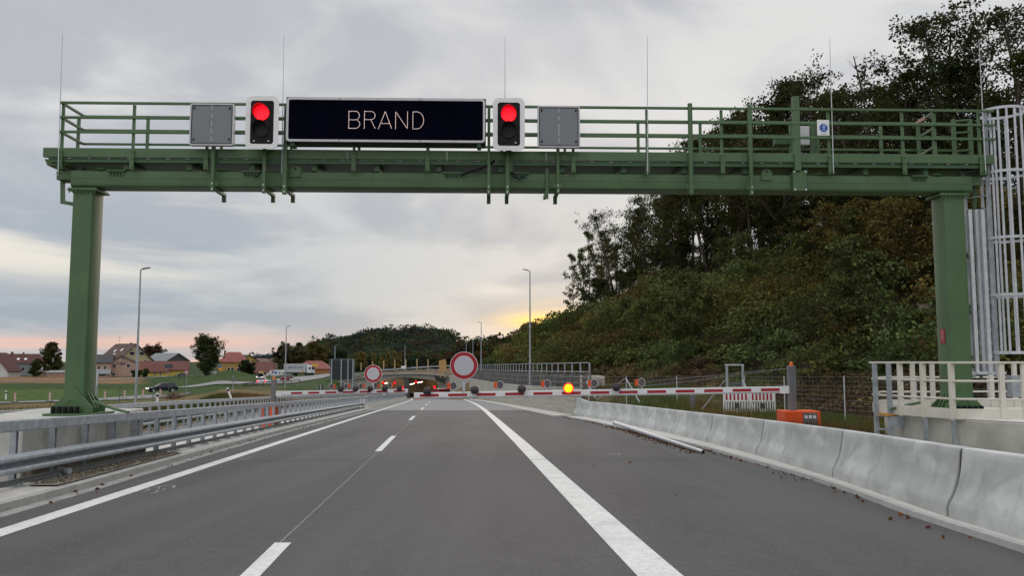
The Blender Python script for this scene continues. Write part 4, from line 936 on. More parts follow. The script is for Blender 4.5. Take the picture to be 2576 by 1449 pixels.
mb = MB(); mb.prism([(1104, 908), (1120, 903.5), (1122.5, 911), (1123.2, 935), (1105, 935)], lambda a, b: P(a, b, 188), lambda a, b: P(a, b, 188) + Vector((0, .15, 0))); mb.build('board', mat('tan_board', (.42, .25, .09), .7, 0, .06, 1), t)
for xx in (1108, 1119): p = P(xx, 934, 188.25); mb = MB(); mb.box(p.x - .08, p.x + .08, p.y - .05, p.y + .05, p.z - 1.5, p.z + 2); mb.build('leg', wood, t)
mb = MB(); p = P(1015.5, 924.5, YP + 8); mb.box(p.x - .62, p.x + .62, p.y - .03, p.y + .03, p.z - .33, p.z + .33); mb.build('bridge_notice', white, label='small white notice board hung on the bridge railing', category='sign')
# pale embankment wall left of the arch
mb = MB(); mb.prism([(850, 960), (868, 957), (868, 1004), (850, 1004)], lambda a, b: P(a, b, YP + .3), lambda a, b: P(a, b, YP + .3) + Vector((0, 5, 0))); mb.build('wing_wall', conp, label='grey wing wall left of the tunnel arch behind the sign back', category='wall')

# ------------------------------------------------------------------ boom barriers
def boom(lab, px, pyy, py0, tx, ty, ty0, hh, rects, fr, rr, sgn, cab, lit=None, flip=1, ptop=0, pw=.2):
    piv = P(px, pyy, py0); tip = P(tx, ty, ty0); d = tip - piv; Ln = d.length; ax = d.normalized(); up = Vector((0, 0, 1)); fwd = Vector((ax.y, -ax.x, 0)).normalized()
    if fwd.y > 0: fwd = -fwd                     # towards the camera
    up = ax.cross(fwd); up = up if up.z > 0 else -up
    t = thing('boom_barrier', lab, 'barrier', Vector((piv.x, piv.y, -SL * piv.y)))
    def at(xd):                                   # distance along the boom seen at picture column
        lo, hi = 0, Ln
        for _ in range(40):
            m_ = (lo + hi) / 2; q = piv + ax * m_; c = 1288 + F * q.x / (q.y * math.cos(PITCH) + (q.z - CZ) * math.sin(PITCH))
            if (c > xd) == (px > tx): lo = m_
            else: hi = m_
        return lo
    def pt(s_, u, f_): return piv + ax * s_ + up * u + fwd * f_
    def bx(mb, s0, s1, u0_, u1_, f0_, f1_):
        mb.add([pt(s, u, f) for u in (u0_, u1_) for f in (f0_, f1_) for s in (s0, s1)], [(0, 2, 3, 1), (4, 5, 7, 6), (0, 1, 5, 4), (2, 6, 7, 3), (0, 4, 6, 2), (1, 3, 7, 5)])
    mb = MB(); bx(mb, 0, Ln, -hh * .34, hh * .5, -.04, .04); bm_ = mb.build('boom', white, t, bevel=.01)
    mb = MB(); bx(mb, 0, Ln, -hh * .5, -hh * .341, -.03, .047); mb.build('lower_rail', mat('grey_film', (.36, .36, .38), .5), bm_)
    for s0, s1 in rects:
        mb = MB(); a, b = at(s0), at(s1); bx(mb, min(a, b), max(a, b), -hh * .19, hh * .24, .041, .043); mb.build('red_marking', redp, bm_)
    for i, (xd, dy) in enumerate(fr):
        s_ = at(xd); q = pt(s_, hh * .5 + dy, .13); on = lit == i; r = .128
        mb = MB(); mb.prism(circ(r, 24), lambda a, b: q + ax * a + up * b + fwd * .02, lambda a, b: q + ax * a + up * b - fwd * .06); lp = mb.build('warning_lamp', black, t)
        mb = MB(); n_ = 24
        vs = [q + fwd * .06] + [q + fwd * .045 + (ax * math.cos(2 * math.pi * k / n_) + up * math.sin(2 * math.pi * k / n_)) * r * .62 for k in range(n_)] + [q + fwd * .022 + (ax * math.cos(2 * math.pi * k / n_) + up * math.sin(2 * math.pi * k / n_)) * r * .97 for k in range(n_)]
        mb.add(vs, [(0, 1 + k, 1 + (k + 1) % n_) for k in range(n_)] + [(1 + k, 1 + n_ + k, 1 + n_ + (k + 1) % n_, 1 + (k + 1) % n_) for k in range(n_)])
        mb.build('lens', yel_on if on else mat('smoked_lens', (.05, .035, .04), .25, 0, .3, 30), lp, smooth='x')
        if on:
            mb = MB(); pts = [q + fwd * .03 + (ax * math.cos(2 * math.pi * k / 24) + up * math.sin(2 * math.pi * k / 24)) * r * 1.08 for k in range(25)]; mb.tube(pts, .022, 6); mb.build('lit_rim', red_ring, lp)
    for i, (xd, dy) in enumerate(rr):
        s_ = at(xd); q = pt(s_, hh * .5 + dy, -.02); r = .125
        mb = MB(); mb.prism([(math.cos(a) * r * .78, math.sin(a) * r) for a in np.linspace(0, 2 * math.pi, 24, endpoint=False)], lambda a, b: q + ax * a + up * b + fwd * .03, lambda a, b: q + ax * a + up * b - fwd * .06); lp = mb.build('rear_lamp', mat('lamp_back', (.10, .085, .085), .5, 0, .2, 20), t)
        mb = MB(); pts = [q + fwd * .03 + ax * (math.cos(a) * r * .8) + up * (math.sin(a) * r) for a in np.linspace(0, 2 * math.pi, 21)]; mb.tube(pts, .010, 5); mb.build('rim', alu, lp)
        sg = ax * (.15 * flip)
        mb = MB(); c = q + sg; mb.add([c + ax * a + up * b + fwd * f for b in (-.095, .095) for f in (-.05, .05) for a in (-.05, .05)], [(0, 2, 3, 1), (4, 5, 7, 6), (0, 1, 5, 4), (2, 6, 7, 3), (0, 4, 6, 2), (1, 3, 7, 5)]); mb.build('orange_box', orange, lp)
        mb = MB(); 
        for e in (ax * .0, sg * .75): mb.tube([q + e - up * (dy - .0), q + e - up * .08], .010, 6)
        mb.build('stalk', alu, lp)
    # round prohibition sign
    if sgn:
        xs, ys, rd = sgn; s_ = at(xs); c = pt(s_, 0, .06); c.z = P(xs, ys, c.y).z
        st = thing('round_sign', sgn_label[0 if px > tx else 1], 'road sign', c, 0, 'round red-rimmed signs on the booms'); fx = Vector((1, 0, 0)); fz = Vector((0, 0, 1)); fy_ = Vector((0, -1, 0))
        for nm, r0, m_, dd in (('panel', rd, white, 0), ('red_ring', rd * .965, redp, .004), ('inner_disc', rd * .70, white, .008), ('face', rd * .665, sil, .012)):
            mb = MB(); mb.prism(circ(r0, 48), lambda a, b: c + fx * a + fz * b + fy_ * (.02 + dd), lambda a, b: c + fx * a + fz * b + fy_ * (-.02 if dd == 0 else .02)); mb.build(nm, m_, st)
        mb = MB(); b0 = pt(s_, hh * .5, .06); mb.box(c.x - .045, c.x + .045, c.y + .0, c.y + .04, b0.z - .0, c.z - rd * .97); mb.build('stem', alu, st)
    # drive cabinet, post and beacon, stay cables
    gz = -SL * py0; pz = P(px, ptop, py0).z; side = 1 if px > tx else -1; cx = piv.x + side * (pw * .55 + .0)
    mb = MB(); mb.box(cx - pw / 2, cx + pw / 2, piv.y - .1, piv.y + .14, gz + 1.0, pz); ps = mb.build('post', greypost, t, bevel=.01)
    mb = MB(); mb.tube([(cx, piv.y, pz), (cx, piv.y, pz + .03)], .07, 12); mb.tube([(cx, piv.y, pz + .03), (cx, piv.y, pz + .1), (cx, piv.y, pz + .125)], [.055, .05, .02], 12); mb.build('beacon', mat('orange_lens', (.75, .16, .01), .25), t, smooth='x')
    x0, x1 = P(cab[0], 1040, py0).x, P(cab[1], 1040, py0).x
    mb = MB(); mb.box(x0, x1, py0 - .45, py0 + .35, gz - .02, gz + 1.05); cb = mb.build('cabinet', orange, t, bevel=.015)
    mb = MB(); mb.box(x1 - (x1 - x0) * .50 if side > 0 else x0 + .15, x1 - .1 if side > 0 else x0 + .4, py0 - .47, py0 - .45, gz + .35, gz + 1.0); cp = mb.build('control_panel', greypost, cb)
    mb = MB(); xx = x1 - (x1 - x0) * .46
    if side > 0:
        for k in range(3): mb.box(xx + k * .12, xx + k * .12 + .08, py0 - .48, py0 - .47, gz + .84, gz + .93)
        mb.build('gauge', white, cp); mb = MB()
        for a, b in ((.02, .7), (.14, .72), (.02, .58)): mb.tube([(xx + a + .03, py0 - .50, gz + b), (xx + a + .03, py0 - .47, gz + b)], .03, 10)
        mb.build('knob', black, cp)
    mb = MB(); a = Vector((cx, piv.y, pz - .06)); 
    for fr_ in (.52, .78): b = piv + ax * Ln * fr_ + up * hh * .2; mb.tube([a, a.lerp(b, .5) - Vector((0, 0, .05)), b], .008, 5)
    mb.build('stay_cable', steeld, t)
    mb = MB(); bx(mb, -.03, .25, -hh * .56, hh * .56, .048, .056); mb.build('hinge_plate', white, t)
sgn_label = ['large round sign with red ring and pale centre on the right boom', 'smaller round sign with red ring and pale centre on the left boom']
boom('long red and white boom barrier lowered from the post on the right', 1983, 980.5, 24.6, 1042, 996, 26.6, .195, [(1057 + 71.4 * k, 1057 + 71.4 * k + 47.5) for k in range(13)],
     [(1077, .05), (1196, .055), (1314, .06), (1432, .06), (1551.5, .07)], [(1141.5, .19), (1259, .19), (1378, .2), (1496, .19), (1615, .19)], (1168, 920, .435), (1963, 2050), lit=3, flip=1, ptop=921, pw=.2)
boom('shorter red and white boom barrier lowered from the post behind the left guardrail', 694, 990.5, 36, 1025.5, 984, 40.5, .20, [(731 + 43 * k, 731 + 43 * k + 28) for k in range(7)],
     [(854, .05), (891, .05), (928, .05), (965, .05), (1002, .05)], [(833, .17), (869.5, .17), (907, .17), (944, .17), (980, .17)], (936.5, 940.5, .41), (662, 695), flip=1, ptop=955, pw=.18)

# ------------------------------------------------------------------ street lamps
def lamp(xd, yt, Y, side, lab, gz=None, sc=1):
    tpz = P(xd, yt, Y); bz = hterr(tpz.x, tpz.y) if gz is None else gz
    t = thing('street_lamp', lab, 'street lamp', (tpz.x, Y, bz), 0, 'tall grey street lamps'); H = tpz.z - bz
    mb = MB(); mb.tube([(tpz.x, Y, bz - .2), (tpz.x, Y, bz + H * .5), (tpz.x, Y, tpz.z)], [.11 * sc, .085 * sc, .055 * sc], 10); mb.build('pole', steel, t, smooth='x')
    if side:
        mb = MB(); mb.tube([(tpz.x, Y, tpz.z - .05), (tpz.x + side * .22, Y, tpz.z + .04)], .035 * sc, 6); mb.build('arm', steel, t)
        mb = MB(); mb.add([(tpz.x + side * a, Y + b, tpz.z + c) for a, c in ((.15, .00), (.75, .13), (.15, .09), (.72, .19)) for b in (-.14, .14)], [(0, 2, 3, 1), (4, 5, 7, 6), (0, 1, 5, 4), (2, 6, 7, 3), (0, 4, 6, 2), (1, 3, 7, 5)]); mb.build('lamp_head', greypost, t)
lamp(354, 678, 66, 1, 'tall grey street lamp in front of the village, nearest on the left')
lamp(720.5, 822, 140, 1, 'grey street lamp beside the white truck', sc=1.2)
lamp(843, 870, 210, 1, 'grey street lamp in front of the dark sign back', sc=1.3)
lamp(1019, 869, 300, -1, 'small far street lamp behind the bridge over the tunnel', sc=1.3)
lamp(1333, 681, 84, -1, 'tall grey street lamp behind the right retaining wall', gz=-.9)
lamp(1210.5, 812, 168, -1, 'grey street lamp right of the large round sign', gz=-2, sc=1.2)
lamp(1173, 864, 230, -1, 'short far street lamp above the large round sign', sc=1.3)
lamp(1190, 852, 232, 0, 'plain grey mast just right of the large round sign', sc=1.2)

# ------------------------------------------------------------------ right verge: fence, gate, barrier panels
def gp(xd, Y): x = (xd - 1288) / F * Y * .998; return Vector((x, Y, hterr(x, Y)))
t = thing('wire_fence', 'light wire mesh fence on thin steel posts along the foot of the slope', 'fence', gp(1574, 50))
fps = [(1480, 52), (1574.5, 50), (1701, 47), (1827, 42.4), (1871, 42.2), (1970, 38.5), (2120, 34), (2300, 30), (2480, 27), (2640, 24.5)]
FP = []
for xd, Y in fps:
    g = gp(xd, Y); top = P(xd, 946, Y).z; FP.append((g, max(top, g.z + 1.2)))
for k, (g, tz) in enumerate(FP):
    mb = MB(); mb.tube([(g.x, g.y, g.z - .2), (g.x, g.y, tz)], .028, 8); mb.build('post', alu, t)
mb = MB()
for (a, ta), (b, tb) in zip(FP[:-1], FP[1:]):
    for h in np.linspace(.08, .98, 10): mb.tube([(a.x, a.y, a.z + (ta - a.z) * h), (b.x, b.y, b.z + (tb - b.z) * h)], .005, 4, cap=False)
    L_ = (b - a).length; 
    for k in range(int(L_ / .3)):
        f_ = k * .3 / L_; p = a.lerp(b, f_); tz = ta + (tb - ta) * f_; mb.tube([(p.x, p.y, p.z + .05), (p.x, p.y, tz - .03)], .003, 3, cap=False)
mb.build('wire_mesh', steeld, t)
for (x0, y0, x1, y1, Y) in ((1574.5, 952, 1609, 1012, 49.6), (1571, 953, 1500, 1008, 49.8), (1868, 955, 1906, 1050, 41.8), (1829, 950, 1766, 1030, 42.6), (1410 + 66, 960, 1498, 1001, 51.6)):
    a = P(x0, y0, Y); b = P(x1, y1, Y - .5); mb = MB(); mb.bar(a, b, .07 if x1 > x0 else .03); mb.build('brace', alu if x1 > x0 else steel, t)
g = gp(1848, 42); t = thing('fence_gate', 'tall narrow galvanised gate frame with mesh infill in the wire fence', 'gate', g)
xa, xb = P(1829, 960, 42).x, P(1869, 960, 42).x; zt_ = P(1850, 920, 42).z
for x in (xa, xb): mb = MB(); mb.box(x - .05, x + .05, 41.95, 42.05, g.z - .1, zt_); mb.build('post', steel, t)
mb = MB(); mb.box(xa - .08, xb + .05, 41.94, 42.04, zt_ + .001, zt_ + .07); mb.build('lintel', alu, t)
zm = P(1850, 962, 42).z; mb = MB(); mb.box(xa + .06, xb - .06, 41.97, 42.0, zm - .04, zm); mb.box(xa + .06, xb - .06, 41.97, 42.0, g.z + .1, g.z + .15)
for k in range(14): x = xa + .08 + (xb - xa - .16) * k / 13; mb.box(x - .006, x + .006, 41.98, 41.99, g.z + .15, zm)
for k in range(24): z = g.z + .15 + (zm - g.z - .2) * k / 24; mb.box(xa + .07, xb - .07, 41.982, 41.988, z, z + .008)
mb.build('mesh_leaf', steeld, t)
def bpanel(x0d, x1d, Y, lab):
    a = P(x0d, 1040, Y); b = P(x1d, 1040, Y); z0 = min(hterr(a.x, Y), P(x0d, 1042, Y).z); zt2 = P(x0d, 987, Y).z; t = thing('construction_barrier', lab, 'barrier panel', ((a.x + b.x) / 2, Y, z0), 0, 'red and white construction barrier panels')
    W_ = b.x - a.x; mb = MB(); hT = (zt2 - z0)
    for z in (.0, .13, .60, 1.0): mb.box(a.x, b.x, Y - .02, Y + .02, z0 + hT * z * .97, z0 + hT * z * .97 + .05)
    for x in (a.x, b.x - .05): mb.box(x, x + .05, Y - .025, Y + .025, z0, z0 + hT)
    n_ = 10
    for k in range(1, n_): x = a.x + W_ * k / n_; mb.box(x - .025, x + .025, Y - .012, Y + .012, z0 + .05, z0 + hT * .6)
    mb.build('frame', white, t)
    mb = MB(); mb.box(a.x + .05, b.x - .05, Y - .012, Y + .006, z0 + hT * .63, z0 + hT * .97); pl_ = mb.build('board', white, t)
    for k in range(6):
        x = a.x + .12 + (W_ - .3) * k / 5.4; mb = MB(); mb.box(x, x + W_ * .07, Y - .018, Y - .013, z0 + hT * .64, z0 + hT * .96); mb.build('red_stripe', redp, pl_)
        mb = MB(); mb.box(x, x + W_ * .07, Y - .026, Y - .021, z0 + .02, z0 + hT * .13); mb.build('red_stripe', redp, pl_)
    mb = MB(); mb.box((a.x + b.x) / 2 - .12, (a.x + b.x) / 2 + .12, Y - .03, Y - .021, z0 + hT * .28, z0 + hT * .52); mb.build('black_mark', mat('black_print', (.05, .05, .05), .6), pl_)
bpanel(1820, 1888, 41.4, 'red and white striped barrier panel leaning at the gate, left one')
bpanel(1886, 1951, 41.2, 'red and white striped barrier panel right of the gate')
mb = MB(); a = P(1742, 994, 44); mb.box(a.x - .12, a.x + .12, 43.9, 44.1, hterr(a.x, 44) - .1, a.z); mb.build('grey_post', greypost, bevel=.02, label='short thick grey post standing left of the fence gate', category='post')
# tapered pole lying on the road
a = G(1547, 1072) + Vector((0, 0, .12)); b = G(1769, 1143) + Vector((0, 0, .055)); t = thing('fallen_pole', 'long pale tapered metal pole lying on the road beside the barriers', 'pole', a)
mb = MB(); mb.tube([a, b], [.115, .052], 16); mb.build('tube', mat('pale_zinc', (.46, .47, .50), .5, .3, .15, 5), t, smooth='x'); mb = MB(); d = (b - a).normalized(); mb.tube([b + d * .002, b + d * .006], .044, 14); mb.build('open_end', black, t)

# ------------------------------------------------------------------ leaves, verge grass
def scatter_leaves():
    n = 950; y = RNG.uniform(9, 52, n); k = RNG.random(n); ps = []
    for i in range(n):
        o_ = KO(y[i]) - .2 - abs(RNG.normal(0, .16 + .02 * (y[i] > 20))) if k[i] < .62 else (kerbo(y[i]) + abs(RNG.normal(.05, .22)) if k[i] < .8 else RNG.uniform(2.5, 6))
        if k[i] >= .8 and RNG.random() < .93: continue
        if k[i] < .62 and not (20 < y[i] < 45) and RNG.random() < .6: continue
        ps.append(RP(o_, y[i], .02))
    # around the fallen pole
    for _ in range(380):
        f_ = RNG.random(); p = a.lerp(b, f_); ps.append(Vector((p.x - .1 - abs(RNG.normal(0, .18)), p.y, 0)) + Vector((0, 0, -SL * p.y + .02)))
    ps = np.array([tuple(p) for p in ps]); m = len(ps)
    leaf_mesh('fallen_leaves', ps, RNG.uniform(.04, .10, m), vary((.12, .055, .025), m, .5, .2), leafM, up=.75, aspect=.7, kind='stuff')
scatter_leaves()
def blades(name, pts, h, cols, w=.02):
    n = len(pts); pts = np.array(pts); ang = RNG.uniform(0, 2 * math.pi, n); s_ = np.stack([np.cos(ang) * w, np.sin(ang) * w, np.zeros(n)], 1)
    tip = pts + np.stack([RNG.normal(0, .18, n) * h, RNG.normal(0, .18, n) * h, h], 1)
    v = np.empty((n, 3, 3)); v[:, 0] = pts - s_; v[:, 1] = pts + s_; v[:, 2] = tip; v[:, :2, 2] -= .05
    me = bpy.data.meshes.new(name); me.vertices.add(n * 3); me.vertices.foreach_set('co', v.reshape(-1).astype(np.float32)); me.loops.add(n * 3); me.loops.foreach_set('vertex_index', np.arange(n * 3, dtype=np.int32))
    me.polygons.add(n); me.polygons.foreach_set('loop_start', np.arange(0, n * 3, 3, dtype=np.int32)); me.update(calc_edges=True)
    at = me.color_attributes.new('Col', 'FLOAT_COLOR', 'POINT'); c4 = np.ones((n, 3, 4), dtype=np.float32); c4[:, :, :3] = cols[:, None, :]; at.data.foreach_set('color', c4.reshape(-1)); me.materials.append(leafM)
    o = bpy.data.objects.new(name, me); C.objects.link(o); o['kind'] = 'stuff'; return o
pts, cs = [], []
for _ in range(80000):                            # right verge
    y = RNG.uniform(14, 62); o_ = RNG.uniform(ip(y, NJO) + .8, ip(y, FO) + 2)
    if RNG.random() > (.35 + .65 * (math.sin(o_ * 1.3 + y * .35) > -.3)): continue
    x = o_ - BR * y
    if 7.5 < x < 14.6 and 13.8 < y < 20.7: continue
    pts.append((x, y, hterr(x, y))); br = math.sin(o_ * .9 - y * .25) + RNG.normal(0, .4) > .35 or (o_ < ip(y, NJO) + 1.6)
    cs.append((.17, .125, .05) if br else (.095, .120, .035))
pts = np.array(pts); cs = np.array(cs) * RNG.uniform(.6, 1.4, (len(cs), 1)); blades('verge_grass', pts, RNG.uniform(.15, .5, len(pts)), cs, .012)
pts, cs = [], []
for _ in range(9000):                             # tall reddish dock stems by the cabinet
    y = RNG.uniform(17.5, 26); o_ = ip(y, NJO) + RNG.uniform(.7, 2.6); x = o_ - BR * y
    if x > 7.3 and y < 19: continue
    pts.append((x, y, hterr(x, y))); cs.append((.13, .06, .035) if RNG.random() < .6 else (.17, .12, .06))
pts = np.array(pts); cs = np.array(cs) * RNG.uniform(.5, 1.3, (len(cs), 1)); blades('dry_stems', pts, RNG.uniform(.3, .95, len(pts)), cs, .009)
pts, cs = [], []
for _ in range(45000):                            # left bank beyond the second guardrail
    y = RNG.uniform(20, 104); o_ = ip(y, BO) - 1.0 - abs(RNG.normal(0, 9)); x = o_ - BR * y
    if x / y < -.72: continue
    pts.append((x, y, hterr(x, y))); cs.append((.15, .095, .045) if math.sin(x * .4 + y * .13) + RNG.normal(0, .5) > -.3 else (.06, .08, .025))
pts = np.array(pts); cs = np.array(cs) * RNG.uniform(.6, 1.4, (len(cs), 1)); blades('bank_grass', pts, RNG.uniform(.15, .45, len(pts)), cs, .03)

# ------------------------------------------------------------------ roads on the left plain
o = strip([gp(a, b).xy for a, b in ((-250, 98), (-100, 106), (100, 112), (220, 119), (320, 127), (400, 138), (440, 146))], 3.2, .10).build('country_road', asphl, origin0=1); o['kind'] = 'structure'
o = strip([gp(a, b).xy for a, b in ((-300, 214), (0, 232), (200, 252), (340, 285), (430, 305), (520, 312), (600, 300), (660, 282), (700, 262))], 2.4, .12).build('village_road', asphl, origin0=1); o['kind'] = 'structure'
o = strip([gp(a, b).xy for a, b in ((500, 190), (560, 176), (620, 166), (680, 165), (730, 190), (790, 262), (880, 330))], 4.5, .14).build('ramp_road', asphl, origin0=1); o['kind'] = 'structure'

# ------------------------------------------------------------------ houses
WM = {}
def wmat(k, c):
    if k not in WM: WM[k] = mat('render_' + k, c, .85, 0, .08, .5, .1, 20)
    return WM[k]
def rmat(k, c):
    if k not in WM: WM[k] = mat('roof_' + k, c, .8, 0, .3, 1.2, .4, 6, stretch=(1, 1, 3))
    return WM[k]
def house(lab, xd, ybase, Y, W, D, He, Hr, rot, wm, rm, ridge='y', wins=(), over=.5, hip=0, chim=(), sky=(), cat='house'):
    """front face centre at picture column xd, depth Y; metres; gable faces the front when ridge == 'y'"""
    b = P(xd, ybase, Y); rz = R(rot); t = thing('house', lab, cat, b, rz)
    def bl(mb, nm, m, par=t, **k): return mb.build(nm, m, par, xf=MAT[t.name], **k)
    mb = MB(); hw, h0 = W / 2, -3
    if ridge == 'y':
        mb.prism([(-hw, h0), (hw, h0), (hw, He), (0, Hr), (-hw, He)], lambda a, c: (a, 0, c), lambda a, c: (a, D, c)); wl = bl(mb, 'wall', wm)
        mb = MB(); sl = (Hr - He) / hw; q = .18
        for s in (-1, 1):
            mb.prism([(0, Hr + .0), (s * (hw + over), He - over * sl), (s * (hw + over), He - over * sl + q), (0, Hr + q)], lambda a, c: (a, -over, c + .02), lambda a, c: (a, D + over, c + .02))
    else:
        mb.prism([(0, h0), (D, h0), (D, He), (D / 2, Hr), (0, He)], lambda a, c: (-hw, a, c), lambda a, c: (hw, a, c)) if not hip else mb.box(-hw, hw, 0, D, h0, He); wl = bl(mb, 'wall', wm)
        mb = MB(); sl = (Hr - He) / (D / 2); q = .18
        if hip:
            e = over; hp = hip; mb.add([(-hw - e, -e, He - .1), (hw + e, -e, He - .1), (hw + e, D + e, He - .1), (-hw - e, D + e, He - .1), (-hw + (hp if hip > 0 else 0), D / 2, Hr), (hw - abs(hp), D / 2, Hr)], [(0, 1, 5, 4), (1, 2, 5), (2, 3, 4, 5), (3, 0, 4), (0, 1, 2, 3)])
        else:
            for s in (0, 1):
                f_ = (lambda a: a) if s == 0 else (lambda a: D - a)
                mb.prism([(D / 2, Hr), (-over, He - over * sl), (-over, He - over * sl + q), (D / 2, Hr + q)], lambda a, c: (-hw - over, f_(a), c + .02), lambda a, c: (hw + over, f_(a), c + .02))
    rf = bl(mb, 'roof', rm)
    for (cx, cy, cw, ch) in chim:
        mb = MB(); mb.box(cx - cw / 2, cx + cw / 2, cy - cw / 2, cy + cw / 2, Hr - 1.2, Hr + ch); bl(mb, 'chimney', wmat('brick', (.12, .05, .035)), rf)
    for (cx, fr, w, h) in sky:                   # skylight on the front slope of a side ridge, or west slope of a gable
        mb = MB()
        if ridge == 'x':
            y_ = D / 2 * fr; z_ = He + (Hr - He) * fr + .27; k = (Hr - He) / (D / 2)
            mb.add([(cx - w / 2, y_, z_), (cx + w / 2, y_, z_), (cx + w / 2, y_ + h, z_ + h * k), (cx - w / 2, y_ + h, z_ + h * k), (cx - w / 2, y_, z_ - .1), (cx + w / 2, y_, z_ - .1), (cx + w / 2, y_ + h, z_ + h * k - .1), (cx - w / 2, y_ + h, z_ + h * k - .1)], [(0, 1, 2, 3), (4, 5, 6, 7), (0, 1, 5, 4), (1, 2, 6, 5), (2, 3, 7, 6), (3, 0, 4, 7)])
        else:
            x_ = -W / 2 * (1 - fr); z_ = He + (Hr - He) * fr + .3; k = (Hr - He) / (W / 2)
            mb.add([(x_, cx, z_), (x_, cx + w, z_), (x_ + h, cx + w, z_ + h * k), (x_ + h, cx, z_ + h * k), (x_, cx, z_ - .1), (x_, cx + w, z_ - .1), (x_ + h, cx + w, z_ + h * k - .1), (x_ + h, cx, z_ + h * k - .1)], [(0, 1, 2, 3), (4, 5, 6, 7), (0, 1, 5, 4), (1, 2, 6, 5), (2, 3, 7, 6), (3, 0, 4, 7)])
        bl(mb, 'skylight', white, rf)
    for wi in wins:
        x, z, w, h = wi[:4]
        mb = MB(); mb.box(x - w / 2 - .12, x + w / 2 + .12, -.05, -.003, z - h / 2 - .12, z + h / 2 + .12); wd = bl(mb, 'window', wmat('trim', (.6, .58, .52)))
        mb = MB(); mb.box(x - w / 2, x + w / 2, -.08, -.052, z - h / 2, z + h / 2); bl(mb, 'pane', glass, wd)
    return t
M_ = 320 / F
pink = wmat('pink', (.42, .27, .21)); yel = wmat('yellow', (.50, .37, .08)); crm = wmat('cream', (.42, .36, .20)); gry = wmat('grey', (.19, .20, .21)); wht = wmat('white', (.5, .5, .49)); brk = wmat('brickish', (.30, .19, .14)); och = wmat('ochre', (.36, .22, .07))
rdark = rmat('dark_red', (.075, .022, .018)); rbr = rmat('brown', (.085, .052, .042)); rgr = rmat('grey', (.065, .065, .068)); rred = rmat('red', (.125, .042, .033)); rtile = rmat('tile_red', (.22, .068, .055)); rsl = rmat('slate', (.05, .05, .052))
m = 330 / F
house('long grey house with dark red roof and four skylights at far left', 28, 948, 330, 145 * m, 10, 34 * m, 57.5 * m, 20, gry, rdark, 'x', [(-2, 3.0, 1.4, 1.3), (1.2, 3.0, 1.0, 1.3), (4, 3.0, 1, 1.3)], hip=3.0, chim=((-1, 5, .8, .8), (3, 5, .5, .7)), sky=((-3.5, .30, .8, .8), (-1.5, .30, .9, .8), (1.8, .30, .9, .8), (4.4, .30, .9, .8)))
m = 300 / F
house('white gabled house with dark red verge cut by the left picture edge', -22, 947, 300, 80 * m, 8, 15 * m, 58 * m, 0, wht, rdark, 'y', [(2.5, 2.4, 1, 1.2), (0, 2.5, 1, 1.2)])
m = 305 / F
house('low brown shed with flat pale roof behind the stubble field', 101, 948, 305, 33 * m, 5, 12.5 * m, 13.6 * m, 0, brk, rmat('pale', (.25, .25, .26)), 'x', [(1.5, .9, .5, .5), (2.1, .9, .4, .5)], over=.2, cat='shed')
house('low brick garage with light roof left of the left gantry column', 140, 949, 300, 44 * m, 5, 11 * m, 15 * m, 0, brk, rmat('pale', (.25, .25, .26)), 'x', over=.3, cat='garage')
m = 320 / F
house('dark roofed left wing of the pink inn', 252, 949, 315, 47 * m, 9, 36 * m, 54.5 * m, 20, pink, rsl, 'x', [(1.5, 3.6, .7, 1.3), (-.6, 3.6, .7, 1.2), (-2.1, 4, .6, 1.5)])
ht = house('pink gabled inn with dark blue lettering on its wall', 304.5, 949, 320, 66 * m, 11, 36 * m, 53 * m, 20, pink, rsl, 'y', [(-16 * m, 28.3 * m, 7 * m, 7.5 * m), (15.5 * m, 28.5 * m, 7 * m, 7.5 * m), (.5, 46 * m, 4 * m, 6 * m), (-17 * m, 7.5 * m, 6 * m, 6 * m)], over=.7)
def text(name, s, size, loc, m_, par, ext=.01, rz=0):
    cu = bpy.data.curves.new(name, 'FONT'); cu.body = s; cu.size = size; cu.align_x = 'CENTER'; cu.align_y = 'CENTER'; cu.extrude = ext; cu.materials.append(m_)
    ot = bpy.data.objects.new(name, cu); C.objects.link(ot); bpy.context.view_layer.update(); me = bpy.data.meshes.new_from_object(ot); bpy.data.objects.remove(ot); o = bpy.data.objects.new(name, me); C.objects.link(o); o.parent = par; o.location = loc; o.rotation_euler = (R(90), 0, rz); return o
ink = mat('dark_blue_ink', (.03, .035, .08), .6)
text('lettering', 'Kugler', 1.35, (.1, -.06, 33.6 * m), ink, ht, .02); text('lettering', 'Gasthof', .55, (.2, -.06, 36.8 * m), ink, ht, .02)
house('small lean-to with grey roof beside the pink inn', 258, 949, 306, 27 * m, 4, 9 * m, 17 * m, 20, brk, rgr, 'x', [(0, .8, 2.2, .9)], cat='annex')
m = 335 / F
house('large cream house with steep brown roof and television aerial', 338, 950, 335, 15.6, 13, 42 * m, 84 * m, 57, crm, rbr, 'y', [(-2.1, 70 * m, .8, 1.0), (1.4, 70 * m, .8, 1.0), (-1.4, 60 * m, 2.0, 1.3), (2.8, 60 * m, 2.0, 1.3), (4.4, 38 * m, 1.4, 1.5)], chim=((0, 3, .7, .5),), sky=((4, .55, 1, 1.0), (8, .5, .9, .9), (6, .3, .8, .8)), over=.8)
m = 350 / F
house('dark grey barn with timber gable behind the yellow house', 446, 949, 350, 10.6, 14.5, 41 * m, 59 * m, 58, wmat('timber', (.07, .068, .065)), rgr, 'y', over=.6, cat='barn')
m = 322 / F
house('long yellow house with red roof and a dark sign in front', 412, 949, 322, 110 * m, 8, 19 * m, 38.5 * m, 20, yel, rred, 'x', [(-14.3 * m * 1.0, 10 * m, .5, 1.2), (-2 * m, 10 * m, .5, 1.2), (8 * m, 10 * m, .5, 1.2), (-25 * m, 10 * m, .5, 1.2)])
